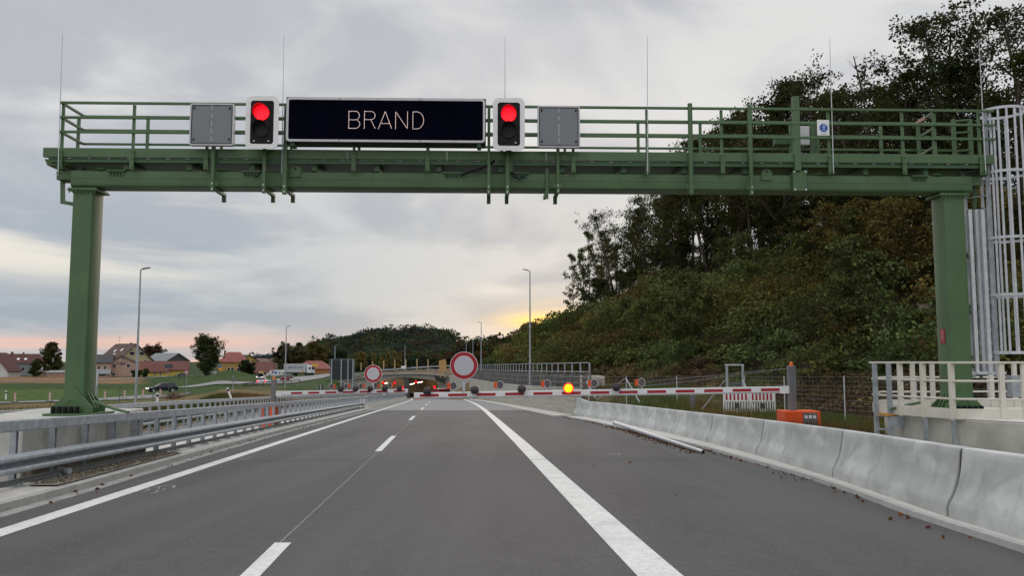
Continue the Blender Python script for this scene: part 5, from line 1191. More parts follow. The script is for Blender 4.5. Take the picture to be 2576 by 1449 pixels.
house('lower yellow lean-to with red roof on the left end of the yellow house', 394, 949.5, 314, 49 * m, 4, 15.5 * m, 29 * m, 20, yel, rred, 'x', [(-4 * m, 9 * m, .5, 1.1), (8 * m, 9 * m, .5, 1.1)], cat='annex')
m = 330 / F
house('ochre house with tall red roof right of the large tree', 586, 940, 330, 64 * m, 9, 29 * m, 54 * m, 16, och, rtile, 'x', [(-10 * m, 10 * m, .9, 1.4), (-2 * m, 10 * m, .9, 1.5), (12 * m, 10 * m, .8, 1.2)], hip=2.6, chim=((-3.4, 4.5, .7, .7),))
m = 350 / F
house('bright yellow gabled house behind the red roofs', 625, 940, 350, 8.6, 10, 30 * m, 46 * m, 42, yel, rbr, 'y', [(0, 30 * m, .8, .9)], over=.7)
m = 318 / F
house('low house showing only its wide dull red roof', 657, 945, 318, 52 * m, 9, 9 * m, 33 * m, 16, brk, rred, 'x')
m = 360 / F
house('far pinkish grey roof above the dull red roof', 662, 940, 362, 46 * m, 8, 27 * m, 37 * m, 0, brk, rmat('pinkgrey', (.15, .09, .08)), 'x', chim=((1.5, 4, 1.4, .3),))
m = 320 / F
house('orange house with bright red hipped roof right of the truck', 783, 946, 320, 82 * m, 9, 18 * m, 38 * m, 0, wmat('orange', (.36, .14, .05)), rtile, 'x', [(4 * m, 8 * m, .8, 1.6), (-14 * m, 9 * m, 1, 1.3)], hip=3.4)
# aerials, dish
for (xd, y0, y1, Y, lab) in ((301, 869, 846, 340, 'television aerial on the big brown roof'), (245, 893, 870, 326, 'television aerial left of the big brown roof')):
    a, b = P(xd, y0, Y), P(xd, y1, Y); mb = MB(); mb.tube([a, b], .05, 5)
    for k, w in ((.9, .9), (.75, .6), (.5, .8)): q = a.lerp(b, k); mb.bar(q - Vector((w, 0, 0)), q + Vector((w * .6, 0, 0)), .04)
    mb.build('roof_aerial', steeld, label=lab, category='aerial')
t = thing('satellite_dish', 'white satellite dish on the low shed roof', 'satellite dish', P(103, 934, 304)); c = P(103, 928, 304); mb = MB()
vs = [c + Vector((0, .25, 0))] + [c + Vector((.72 * math.cos(a), -.0 + .12 * math.cos(a), .62 * math.sin(a) + .25 * math.cos(a))) for a in np.linspace(0, 2 * math.pi, 16, endpoint=False)]
mb.add(vs, [(0, 1 + k, 1 + (k + 1) % 16) for k in range(16)]); mb.build('dish', white, t); mb = MB(); mb.tube([c, P(103, 936, 304)], .06, 6); mb.build('mast', steeld, t)

# ------------------------------------------------------------------ vehicles
def car(lab, xd, yb, Y, rot, paintm, kind='wagon', cat='car', lights=None, tails=False, L_=4.5, W_=1.8, H_=1.5, name='parked_car', group='cars queueing on the slip road', deco=None):
    b = P(xd, yb, Y); t = thing(name, lab, cat, b, R(rot), group); X = MAT[t.name]
    def bl(mb, nm, m, par=t, **k): return mb.build(nm, m, par, xf=X, **k)
    h = H_; hl = L_ / 2
    if kind == 'van': body = [(-hl, .3), (-hl + .05, .95 * h * .6), (-hl, h * .95), (-hl + .15, h), (hl - 1.55, h), (hl - .95, h * .62), (hl - .1, h * .5), (hl, .3)]
    else: body = [(-hl, .28), (-hl, h * .55), (-hl + .12, h * .64), (hl - 1.2, h * .62), (hl - .15, h * .5), (hl, h * .42), (hl, .28)]
    mb = MB(); mb.prism(body, lambda a, c: (a, -W_ / 2, c), lambda a, c: (a, W_ / 2, c)); bd = bl(mb, 'body', paintm, bevel=.08)
    if kind != 'van':
        cab = [(-hl + (.15 if kind == 'wagon' else .75), h * .62), (-hl + (.42 if kind == 'wagon' else 1.15), h * .97), (-hl + 1.3, h), (hl - 2.2, h * .98), (hl - 1.25, h * .62)]
        mb = MB(); k_ = W_ / 2 - .12; mb.prism(cab, lambda a, c: (a, -k_ + (c - h * .62) * .25, c), lambda a, c: (a, k_ - (c - h * .62) * .25, c)); bl(mb, 'windows', glass, bevel=.03)
        mb = MB(); mb.prism([(-hl + (.46 if kind == 'wagon' else 1.2), h * .965), (-hl + 1.3, h * 1.005), (hl - 2.2, h * .985), (hl - 2.1, h * .955)], lambda a, c: (a, -k_ + .12, c + .02), lambda a, c: (a, k_ - .12, c + .02)); bl(mb, 'roof', paintm, bevel=.02)
    else:
        for s in (-1, 1):
            mb = MB(); mb.prism([(hl - 2.4, h * .62), (hl - 1.05, h * .62), (hl - 1.55, h * .9), (hl - 2.4, h * .9)], lambda a, c: (a, s * (W_ / 2 + .004), c), lambda a, c: (a, s * (W_ / 2 - .02), c)); bl(mb, 'side_window', glass)
        mb = MB(); mb.add([(hl - 1.5, -W_ / 2 + .12, h * .95), (hl - 1.5, W_ / 2 - .12, h * .95), (hl - .98, W_ / 2 - .1, h * .66), (hl - .98, -W_ / 2 + .1, h * .66)], [(0, 1, 2, 3)]); mb.v = [(a + .03, b_, c + .03) for a, b_, c in mb.v]; bl(mb, 'windscreen', glass)
    for sx in (-hl + .85, hl - .85):
        for s in (-1, 1):
            mb = MB(); mb.tube([(sx, s * (W_ / 2 - .18), .33), (sx, s * (W_ / 2 + .012), .33)], .33, 16); wh = bl(mb, 'wheel', rubber, smooth='x')
            mb = MB(); mb.tube([(sx, s * (W_ / 2 + .012), .33), (sx, s * (W_ / 2 + .022), .33)], .2, 12); bl(mb, 'rim', alu, wh)
    for s in (-1, 1):
        mb = MB(); mb.box(hl - .04, hl + .02, s * (W_ / 2 - .28) - .16, s * (W_ / 2 - .28) + .16, h * .40, h * .50); bl(mb, 'headlight', lampw if lights else glass)
        mb = MB(); mb.box(-hl - .02, -hl + .03, s * (W_ / 2 - .2) - .14, s * (W_ / 2 - .2) + .14, h * .44, h * .58); bl(mb, 'tail_light', red_on if tails else mat('red_lens', (.3, .01, .01), .3))
        mb = MB(); mb.box(hl - 1.45, hl - 1.3, s * (W_ / 2 + .1) - .08, s * (W_ / 2 + .1) + .08, h * .6, h * .7); bl(mb, 'mirror', paintm)
    for sx in (-hl - .015, hl + .0): mb = MB(); mb.box(sx, sx + .015, -.26, .26, .42, .53); bl(mb, 'number_plate', white)
    mb = MB(); mb.box(hl + .002, hl + .015, -.45, .45, .55, .68) if kind != 'van' else mb.box(hl - .02, hl + .012, -.5, .5, .5, .66); bl(mb, 'grille', black)
    if deco: deco(bl, t, bd)
    return t
def pm(n, c, r=.25): return mat(n, c, r, 0, .03, 2)
cw = pm('car_white', (.62, .62, .63)); cb_ = pm('car_black', (.012, .013, .022)); cr = pm('car_red', (.16, .012, .016)); csv = pm('car_silver', (.42, .43, .45))
car('dark blue estate car with lit headlights driving on the country road', 407, 987.5, 143, 180 + 38, cb_, lights=True, L_=4.8, H_=1.6, group=None)
car('white estate car with lit red tail lights on the slip road', 660, 968.5, 166, 100, cw, tails=True, L_=4.6)
def roofsign(bl, t, bd): mb = MB(); mb.box(-.9, -.7, -.5, .5, 1.55, 2.1); bl(mb, 'roof_load', mat('yellow_board', (.65, .40, .08), .6)); mb = MB(); mb.box(-.5, .8, -.6, .6, 1.53, 1.65); bl(mb, 'roof_rack', steeld)
car('black car with yellow board on its roof on the slip road', 655, 955.5, 212, -80, cb_, lights=True, deco=roofsign)
car('dark red estate car waiting behind the street lamp', 716, 960, 188, 110, cr)
car('black car with white boot waiting beside the truck', 727, 955.5, 215, 100, cb_)
def blue_deco(bl, t, bd):
    mb = MB(); n = 0
    for (x, z, w, h_, m__) in ((-.9, 1.2, .8, .7, pm('sticker_blue', (.03, .12, .42))), (.1, 1.15, .5, .6, pm('sticker_lilac', (.3, .22, .4))), (-1.9, 1.2, .4, .6, pm('sticker_dark', (.05, .05, .06)))):
        for s in (-1, 1):
            q = MB(); q.box(x, x + w, s * .97 - .006, s * .97 + .006, z - h_ / 2, z + h_ / 2); bl(q, 'side_print', m__, bd)
car('white van with blue and lilac print behind the round speed sign', 692, 947.5, 262, 180, cw, 'van', 'van', L_=5.0, W_=1.9, H_=1.95, name='parked_van', deco=blue_deco)
car('white van parked at the foot of the large tree', 527, 948.5, 308, 180, cw, 'van', 'van', L_=4.6, W_=1.8, H_=1.9, name='parked_van', group='vans by the village', deco=lambda bl, t, bd: None)
car('small dark car parked in front of the yellow house', 455, 949, 308, 170, pm('car_grey', (.04, .04, .045)), group=None, L_=3.9)
pr_ = G(1115, 1013); car('dark red van parked before the tunnel mouth', 1116, 1003, 178, 50, cr, 'van', 'van', L_=4.6, W_=1.85, H_=2.1, name='parked_van', group=None)
for i, (xd, lab) in enumerate(((1046, 'left'), (1053, 'middle'), (1061, 'right'))):
    g = G(xd, 1005.5); t = thing('traffic_cone', 'small orange traffic cone before the tunnel, %s one of three' % lab, 'traffic cone', g, 0, 'orange cones before the tunnel')
    mb = MB(); mb.tube([g, g + Vector((0, 0, .9))], [.28, .06], 10); mb.build('cone', orange, t); mb = MB(); mb.tube([g + Vector((0, 0, .45)), g + Vector((0, 0, .62))], [.185, .14], 10); mb.build('white_band', white, t)
# articulated truck
b = P(751, 945.5, 284); t = thing('truck', 'white articulated truck with dark lettering on its curtain side', 'truck', b, R(-14)); X = MAT[t.name]; bl = lambda mb, nm, m_, par=t, **k: mb.build(nm, m_, par, xf=X, **k)
mb = MB(); mb.box(-4.9, 3.2, -1.25, 1.25, 1.1, 4.0); tr = bl(mb, 'trailer', mat('curtain_grey', (.40, .41, .43), .6, 0, .06, 1), bevel=.04)
mb = MB(); mb.box(-4.93, -4.905, -1.15, 1.15, 1.15, 3.9); bl(mb, 'rear_door', cw, tr)
mb = MB(); mb.box(3.5, 5.4, -1.2, 1.2, .9, 3.5); cbm = bl(mb, 'cab', cw, bevel=.2)
mb = MB(); mb.box(5.38, 5.42, -1.0, 1.0, 2.1, 3.0); mb.box(4.4, 5.1, -1.215, -1.2, 2.1, 2.9); bl(mb, 'window', glass, cbm)
mb = MB(); mb.box(-4.8, 5.0, -.9, .9, .75, 1.05); bl(mb, 'chassis', black)
for x in (-3.9, -2.7, -1.5, 3.4, 4.6):
    for s in (-1, 1): mb = MB(); mb.tube([(x, s * .95, .5), (x, s * 1.22, .5)], .5, 14); bl(mb, 'wheel', rubber, smooth='x')
for x in (-4.95,): mb = MB(); mb.box(x, x + .02, -1.1, 1.1, 3.0, 3.15); bl(mb, 'rear_stripe', black, tr)
text('lettering', 'BEXOCAM', 1.15, (-.5, -1.27, 2.75), ink, tr, .01)
mb = MB(); mb.box(1.7, 2.5, -1.265, -1.255, 1.35, 2.0); bl(mb, 'yellow_mark', mat('yellow_mark', (.5, .33, .08), .6), tr)

# ------------------------------------------------------------------ signs, beacons and posts on the left
def dpost(xd, yb, yt, Y, lab, lean=0):
    a = P(xd, yb, Y); H = P(xd, yt, Y).z - a.z; t = thing('delineator_post', lab, 'marker post', a, 0, 'white delineator posts'); t.rotation_euler = (0, R(lean), 0)
    for z0, z1, m_ in ((-.2, .62, white), (.621, .85, black), (.851, 1.0, white)): mb = MB(); mb.box(-.07, .07, -.05, .05, H * z0, H * z1); o = mb.build('band' if z0 > 0 else 'shaft', m_); o.data.transform(MAT[o.name]); o.location = (0, 0, 0); o.parent = t
dpost(395.5, 1015, 989, 62, 'black and white marker post just behind the second guardrail'); dpost(14.8, 1002, 984, 112, 'marker post at the edge of the green field far left')
dpost(530, 976, 965, 175, 'small marker post on the green bank below the village'); dpost(580, 999, 974, 74, 'leaning black and white marker post by the brown rail', -22)
for i, (xd, yb, yt) in enumerate(((44.6, 1009, 987), (131.8, 1005, 982), (269.4, 999, 975), (318.7, 995, 972), (364.6, 991.5, 970), (408, 990, 971))):
    Y = 110 + i * 2 if i < 2 else 112 + i * 4.5; a = gp(xd, Y); H = 1.15; t = thing('road_beacon', '%s red and white striped road beacon from the left on the country road' % ordn[i], 'beacon', a, 0, 'striped beacons along the country road'); a = a + Vector((0, 0, .16))
    mb = MB(); mb.box(a.x - .13, a.x + .13, a.y - .02, a.y + .02, a.z, a.z + H); bd = mb.build('board', cream, t, bevel=.01)
    for k in range(4):
        z = a.z + .1 + k * .28; mb = MB(); mb.add([(a.x - .13, a.y - .024, z), (a.x + .13, a.y - .024, z + .14), (a.x + .13, a.y - .024, z + .26), (a.x - .13, a.y - .024, z + .12)], [(0, 1, 2, 3)]); mb.build('red_stripe', redp, bd)
    mb = MB(); mb.box(a.x - .42, a.x + .42, a.y - .15, a.y + .15, a.z - .14, a.z); mb.build('foot', rubber, t)
# mobile fence panels
for i, (x0, x1, y0, y1) in enumerate(((243, 301, 972, 968), (303, 342, 967, 962), (345, 386, 960, 957), (388, 425, 957, 954), (432, 464, 953, 956))):
    Y = 92 + i * 5; a = P(x0, y0, Y); b = P(x1, y1, Y + 2); ga, gb_ = hterr(a.x, a.y) , hterr(b.x, b.y); t = thing('mesh_fence_panel', '%s thin green mesh fence panel from the left before the country road' % ordn[i], 'fence panel', (a.x, a.y, ga), 0, 'thin green mesh fence panels')
    mb = MB(); mb.tube([(a.x, a.y, ga), a], .03, 5); mb.tube([(b.x, b.y, gb_), b], .03, 5); mb.tube([a, b], .025, 5); mb.build('frame', mat('fence_green', (.09, .13, .10), .6), t)
    mb = MB(); mb.box(a.x - .35, a.x + .35, a.y - .1, a.y + .1, ga - .05, ga + .12); mb.build('foot', rubber, t)
def signpost(name, lab, xd, y0, y1, x0, x1, Y, m_, yb=None, legs=None, cat='road sign', extra=None):
    c = P((x0 + x1) / 2, (y0 + y1) / 2, Y); g = hterr(c.x, Y); t = thing(name, lab, cat, (c.x, Y, g)); w = (x1 - x0) * Y / F / 2; h = (y1 - y0) * Y / F / 2
    mb = MB(); mb.box(c.x - w, c.x + w, Y - .04, Y + .0, c.z - h, c.z + h); pn = mb.build('panel', m_, t, bevel=.02)
    for lx in (legs or [xd]): p = P(lx, y1, Y); mb = MB(); mb.tube([(p.x, Y + .06, g - .1), (p.x, Y + .06, c.z + h * .9)], .06, 6); mb.build('pole', steel, t)
    if extra: extra(t, pn, c, w, h, Y)
    return t
def darkrim(t, pn, c, w, h, Y): mb = MB(); mb.box(c.x + w - .12, c.x + w + .06, Y - .07, Y - .041, c.z - h, c.z + h + .05); mb.build('pale_edge', alu, pn); mb = MB(); mb.box(c.x + w - .5, c.x + w - .2, Y - .06, Y - .041, c.z - h + .1, c.z - h + .45); mb.build('white_label', white, pn)
signpost('large_sign_back', 'dark sign back with pale edge right of the left gantry column', 238, 933, 993, 222, 244.5, 96, mat('sign_back', (.018, .021, .028), .6), legs=[228, 243], extra=darkrim)
t = signpost('large_sign_back', 'big dark louvred sign back on four masts left of the tunnel', 860, 904.5, 955, 832, 890, 150, mat('sign_louvre', (.022, .026, .03), .7, 0, .3, .01), legs=[], cat='road sign')
for lx in (835, 859, 876, 888.5):
    p = P(lx, 903.5, 149.8); mb = MB(); mb.box(p.x - .09, p.x + .09, p.y - .1, p.y + .1, hterr(p.x, 150) - 1.2, p.z); mb.build('mast', steel, t)
mb = MB(); c = P(860, 930, 149.9)
for k in range(8): z = P(860, 908 + k * 6, 149.9).z; mb.box(P(832.5, 930, 149.9).x, P(889.5, 930, 149.9).x, 149.85, 149.93, z - .02, z + .02)
mb.build('louvre', steeld, t)
mb = MB(); a = P(829.5, 903.7, 150.1); b = P(892, 903.7, 150.1); c = P(829.5, 957, 150.1); d = P(892, 957, 150.1)
for p, q in ((a, b), (a, c), (b, d), (c, d)): mb.bar(p, q, .1)
mb.build('frame', steeld, t)
signpost('direction_board', 'dark blue-grey direction board before the long yellow house', 418, 916, 927, 415, 435, 300, mat('board_grey', (.05, .055, .06), .5), legs=[418])
signpost('town_sign', 'orange town sign under a blue plate beside the large tree', 554, 925.5, 932, 549.5, 560, 290, mat('sign_orange', (.60, .27, .02), .5), extra=lambda t, pn, c, w, h, Y: MB().box(c.x - w * .6, c.x + w * .5, Y - .04, Y, c.z + h + .05, c.z + h + 1.0).build('blue_plate', mat('sign_blue', (.05, .15, .4), .5), t))
signpost('direction_sign', 'yellow direction sign in front of the red hipped roof', 792, 915, 923, 785, 801, 275, mat('sign_yellow', (.50, .32, .04), .5))
signpost('orange_board', 'small orange board below the ochre house', 570.5, 932.5, 937, 566, 575, 292, mat('sign_orange2', (.55, .22, .02), .5))
signpost('post_sign', 'small black two-part sign on the bank left of the tunnel', 807, 969, 982, 802.5, 812, 100, mat('sign_dark', (.02, .025, .03), .5), extra=lambda t, pn, c, w, h, Y: MB().box(c.x - .03, c.x + .03, Y - .06, Y - .042, c.z - h, c.z + h).build('divider', white, pn))
# give-way sign
c = P(469.5, 938, 150); g = hterr(c.x, 150); t = thing('give_way_sign', 'triangular give-way sign below the large tree', 'road sign', (c.x, 150, g)); w = 7 * 150 / F
for nm, s_, m_, dd in (('panel', 1, redp, 0), ('face', .66, sil, .01)): mb = MB(); mb.prism([(-w * s_, .42 * s_ + .0), (w * s_, .42 * s_), (0, -.52 * s_)], lambda a, b: (c.x + a, 149.95 - dd, c.z + b), lambda a, b: (c.x + a, 149.99 - dd * .5, c.z + b)); mb.build(nm, m_, t)
mb = MB(); mb.tube([(c.x, 150.05, g - .1), (c.x, 150.05, c.z + .3)], .045, 6); mb.build('pole', steel, t)
for (xd, yc, yb_, Y, lab) in ((681, 936, 972, 160, 'round speed sign on a pole among the waiting cars'), (585.5, 922 + 42, 985, 110, 'round sign seen from behind on a pole by the brown rail')):
    c = P(xd if xd > 600 else 586.5, yc if xd > 600 else 955, Y); g = hterr(c.x, Y); t = thing('round_post_sign', lab, 'road sign', (c.x, Y, g)); r = .33 if xd > 600 else .3
    mb = MB(); mb.prism(circ(r, 20), lambda a, b: (c.x + a, Y - .06, c.z + b), lambda a, b: (c.x + a, Y - .03, c.z + b)); pn = mb.build('panel', redp if xd > 600 else greypost, t)
    if xd > 600: mb = MB(); mb.prism(circ(r * .7, 20), lambda a, b: (c.x + a, Y - .07, c.z + b), lambda a, b: (c.x + a, Y - .061, c.z + b)); mb.build('face', white, pn)
    mb = MB(); mb.tube([(c.x, Y, g - .1), (c.x, Y, c.z + .5)], .05, 6); mb.build('pole', steel, t)
# brown timber rail along the slip road
t = thing('timber_rail_fence', 'brown two-rail timber fence along the slip road bank', 'fence', gp(640, 160)); q = [gp(a, b) for a, b in ((535, 150), (560, 150), (590, 150), (615, 148), (640, 146), (665, 146), (690, 148), (715, 152), (735, 158), (755, 168))]
tops = [978, 974, 969, 965.5, 962.5, 961, 960.5, 959.5, 958, 955.5]; tw = mat('brown_timber', (.075, .055, .04), .8, 0, .3, 3); tt = [P(a, tops[i], b).z for i, (a, b) in enumerate(((535, 150), (560, 150), (590, 150), (615, 148), (640, 146), (665, 146), (690, 148), (715, 152), (735, 158), (755, 168)))]
for k in (0, .42):
    mb = MB(); mb.sweep([(-.04, -.1), (.04, -.1), (.04, .05), (-.04, .05)], [(p.x, p.y, z - k) for p, z in zip(q, tt)]); mb.build('rail', tw, t)
for p, z in zip(q, tt): mb = MB(); mb.box(p.x - .07, p.x + .07, p.y + .05, p.y + .17, min(p.z, z - 1) - .1, z); mb.build('post', tw, t)
# heap of brushwood
a = gp(443, 128); ps = np.array(a) + RNG.normal(size=(900, 3)) * np.array([.75, .5, .35]) + np.array([0, 0, .35]); ps[:, 2] = np.maximum(ps[:, 2], a.z)
o = leaf_mesh('brushwood_heap', ps, RNG.uniform(.2, .6, 900), vary((.20, .14, .10), 900, .5, .15), leafM, aspect=.2, kind='stuff')

# ------------------------------------------------------------------ vegetation
def tree(name, label, cat, H, spread, c0, nb, tipn, ls, col, seed, lean=(0, 0), rtr=.016, bare=0.0, group=None, up=.5, barkm=None, tip_r=.5, thin=1.0):
    """trunk with limbs, and a crown of many small leaves gathered in clumps at the twig ends"""
    r = random.Random(seed); t = thing(name, label, cat, (0, 0, 0), 0, group); mb = MB(); tips = []
    def seg(p, d, ln, r0, n, bend):
        pts = [p]; q = p.copy()
        for _ in range(n):
            d = (d + Vector((r.uniform(-bend, bend), r.uniform(-bend, bend), r.uniform(-bend * .4, bend * .9)))).normalized(); q = q + d * ln / n; pts.append(q.copy())
        return pts, d
    trunk, _ = seg(Vector((0, 0, -.5)), Vector((lean[0], lean[1], 1)).normalized(), H * .93, 0, 9, .07)
    rr = [H * rtr * (1 - .82 * i / 9) for i in range(10)]; mb.tube(trunk, rr, 7)
    for k in range(nb):
        f = c0 + (1 - c0) * (k + r.random() * .8) / nb; i = min(8, int(f * 9)); p = trunk[i].lerp(trunk[i + 1], min(1, f * 9 - i)); a = r.uniform(0, 6.283); e = r.uniform(.15, .75) * up * 2 + (f - c0) * .7
        g = math.sin(math.pi * min(1, .28 + .72 * (f - c0) / (1 - c0))) ** .7
        ln = spread * g * r.uniform(.6, 1.1); d = Vector((math.cos(a), math.sin(a), e)).normalized()
        b1, d1 = seg(p, d, ln, 0, 4, .22); r1 = max(.02, rr[i] * .42); mb.tube(b1, [r1, r1 * .8, r1 * .6, r1 * .4, r1 * .2], 5, cap=False)
        if r.random() < bare: 
            for j in (1, 2, 3): b2, _ = seg(b1[j], (d1 + Vector((r.uniform(-1, 1), r.uniform(-1, 1), r.uniform(-.2, 1)))).normalized(), ln * .4, 0, 3, .3); mb.tube(b2, [r1 * .4, r1 * .3, r1 * .2, .006], 4, cap=False)
            continue
        tips.append((b1[-1], 1.0))
        for j in (1, 2, 3, 4):
            for _ in range(2):
                b2, _d = seg(b1[j], (d1 * .5 + Vector((r.uniform(-1, 1), r.uniform(-1, 1), r.uniform(-.5, .9)))).normalized(), ln * r.uniform(.22, .48), 0, 2, .3)
                mb.tube(b2, [r1 * .45, r1 * .3, .008], 4, cap=False); tips.append((b2[-1], 1)); 
                if r.random() < .5: tips.append((b2[1], .7))
    mb.build('trunk', barkm or bark, t, smooth='x')
    P0 = []; S0 = []; K0 = []
    for p, w in tips:
        n = max(3, int(tipn * w * r.uniform(.4, 1.5))); n = int(n * thin); q = RNG.normal(size=(n, 3)); q /= np.linalg.norm(q, axis=1)[:, None]; q = q * (RNG.random(n) ** .45)[:, None] * np.array([1, 1, .7]) * tip_r * 1.25 * r.uniform(.65, 1.3) + np.array(p); P0.append(q); S0.append(RNG.uniform(.7, 1.3, n) * ls)
        K0.append(vary(col, n, .3, .12) * r.uniform(.55, 1.5))
    leaf_mesh('crown', np.concatenate(P0), np.concatenate(S0), np.concatenate(K0), leafM, t, aspect=.65)
    return t
DG = (.038, .046, .019); OG = (.060, .062, .020); BR_ = (.070, .045, .016); LG = (.062, .078, .026)
def on_hill(xd, Y): x = (xd - 1288) / F * Y * .99; return x, Y, hterr(x, Y)
# (kind, column, depth, top row, label)
kinds = {
 'oak': dict(H=15, spread=5.2, c0=.38, nb=15, tipn=22, ls=.21, col=DG, rtr=.017, tip_r=.50),
 'pole': dict(H=15, spread=3.0, c0=.36, nb=20, tipn=16, ls=.22, col=OG, rtr=.012, tip_r=.45),
 'thin': dict(H=14, spread=2.3, c0=.25, nb=19, tipn=14, ls=.26, col=LG, rtr=.008, tip_r=.38, bare=.15),
 'dark': dict(H=15, spread=4.0, c0=.22, nb=26, tipn=26, ls=.23, col=(.030, .040, .017), rtr=.015, tip_r=.55),
 'fill': dict(H=9, spread=3.2, c0=.06, nb=24, tipn=26, ls=.25, col=(.036, .044, .018), rtr=.013, tip_r=.55),
 'rust': dict(H=11, spread=3.2, c0=.15, nb=22, tipn=20, ls=.24, col=(.115, .094, .030), rtr=.012, tip_r=.5),
 'young': dict(H=5.5, spread=1.6, c0=.25, nb=14, tipn=14, ls=.20, col=(.085, .10, .035), rtr=.010, tip_r=.40),
 'bare': dict(H=14, spread=3.0, c0=.40, nb=15, tipn=9, ls=.24, col=DG, rtr=.013, tip_r=.4, bare=.65),
}
rows = [
 ('thin', 1446, 182, 622, 'slender pale tree standing alone at the left end of the wooded slope'), ('thin', 1472, 176, 600, 'slender pale tree, second from the left end of the wooded slope'),
 ('thin', 1488, 170, 556, 'light feathery tree rising behind the left end of the wooded slope'), ('pole', 1512, 168, 560, 0), ('pole', 1532, 160, 575, 0), ('oak', 1560, 150, 512, 'spreading dark tree at the left edge of the dense stand, top just under the beam'),
 ('pole', 1550, 150, 600, 0), ('dark', 1585, 140, 500, 0), ('pole', 1600, 138, 560, 0), ('oak', 1622, 128, 470, 0), ('pole', 1640, 126, 520, 0), ('dark', 1668, 116, 470, 0), ('pole', 1655, 124, 600, 0),
 ('pole', 1690, 112, 430, 0), ('thin', 1700, 106, 325, 'light green tree whose top shows above the walkway near the first round post'), ('thin', 1722, 104, 285, 'light green twiggy tree left of the first tall round post'), ('pole', 1728, 102, 450, 0), ('thin', 1768, 98, 262, 'airy light green tree between the two tall round posts'),
 ('pole', 1782, 95, 300, 0), ('thin', 1812, 92, 240, 'airy light green tree just right of the first round post'), ('oak', 1800, 92, 430, 0), ('pole', 1842, 88, 262, 0), ('thin', 1858, 88, 232, 'twiggy tree top beside the second round post'), ('pole', 1880, 84, 330, 0), ('pole', 1905, 82, 232, 0),
 ('pole', 1925, 80, 380, 0), ('dark', 1975, 74, 160, 'round dark tree crown rising left of the tall square post'), ('oak', 2020, 72, 158, 'dark leafy crown just right of the tall square post'), ('pole', 1950, 77, 300, 0), ('bare', 2050, 70, 165, 'dark tree with twiggy top behind the blue safety sign'),
 ('bare', 2098, 68, 108, 'tree with a bare broken top beside the fifth lightning rod'), ('pole', 2072, 68, 300, 0), ('pole', 2125, 66, 235, 0), ('thin', 2140, 65, 205, 0), ('bare', 2172, 63, 158, 'tree with forked bare branches right of the blue safety sign'), ('pole', 2160, 64, 330, 0),
 ('bare', 2215, 60, 175, 'tree with a snapped bare trunk top above the walkway'), ('pole', 2200, 61, 270, 0), ('pole', 2245, 58, 235, 0), ('bare', 2262, 57, 52, 'thin bare stem standing high above the walkway left of the tallest oak'), ('oak', 2300, 55, 145, 0), ('dark', 2330, 54, 205, 0),
 ('oak', 2382, 53, -8, 'tallest oak arching over the right part of the gantry, cut by the top edge'), ('oak', 2440, 51, 40, 0), ('pole', 2340, 53, 130, 0), ('dark', 2420, 50, 250, 0), ('pole', 2490, 48, 200, 0), ('oak', 2530, 47, 215, 0), ('oak', 2592, 46, -30, 'dark oak at the upper right picture corner behind the caged ladder'), ('dark', 2560, 45, 300, 0), ('pole', 2640, 44, 80, 0),
 ('rust', 2262, 49, 480, 'orange-brown leaved tree below the beam left of the right column'), ('rust', 2330, 47, 470, 'orange-brown leaved tree just left of the right column'), ('rust', 2190, 53, 540, 'rusty olive tree under the beam, farther left of the right column'), ('rust', 2420, 44, 430, 0), ('rust', 2520, 42, 500, 0), ('rust', 2130, 56, 590, 0),
]
for xd_, Y_, yt_ in ((1560, 148, 670), (1606, 134, 640), (1668, 117, 610), (1700, 110, 600), (1738, 102, 590), (1790, 94, 570), (1840, 88, 580), (1935, 77, 545), (2060, 68, 520), (2110, 64, 500), (2150, 61, 520), (2010, 71, 560), (1500, 168, 690), (1522, 160, 700), (2200, 58, 430), (2360, 51, 330), (2440, 48, 370)):
    rows.append(('fill', xd_, Y_, yt_, 0))
for k_, xq_, Yq_, yq_ in (('pole', 1712, 105, 330), ('pole', 1748, 101, 285), ('pole', 1795, 95, 262), ('pole', 1834, 90, 246), ('oak', 1874, 86, 262), ('pole', 1916, 81, 214), ('pole', 2112, 67, 190), ('oak', 2148, 65, 200), ('pole', 2188, 62, 180), ('oak', 2236, 59, 182), ('pole', 2272, 57, 170), ('dark', 2480, 49, 120)): rows.append((k_, xq_, Yq_, yq_, 0))
for k_ in range(20):
    Yq = 42 + 62 * rnd.random(); xq = 1126 + (ip(Yq, FO) + 3 + 12 * rnd.random()) * F / Yq
    if xq < 2340:
        g_ = on_hill(xq, Yq); rows.append(('young', xq, Yq, 910 - (g_[2] + rnd.uniform(4.2, 6.5) - CZ) * F / Yq, 0))
mid = 'straight-trunked tree in the dense dark stand on the wooded slope'; protos = {}; ti = 0
far_rows = [(k, xd + d, Y * 1.12, yt + e, 0) for (k, xd, Y, yt, l_) in rows if k in ('pole', 'dark') and 1800 < xd < 2130 for d, e in ((rnd.uniform(8, 22), rnd.uniform(30, 90)),)]
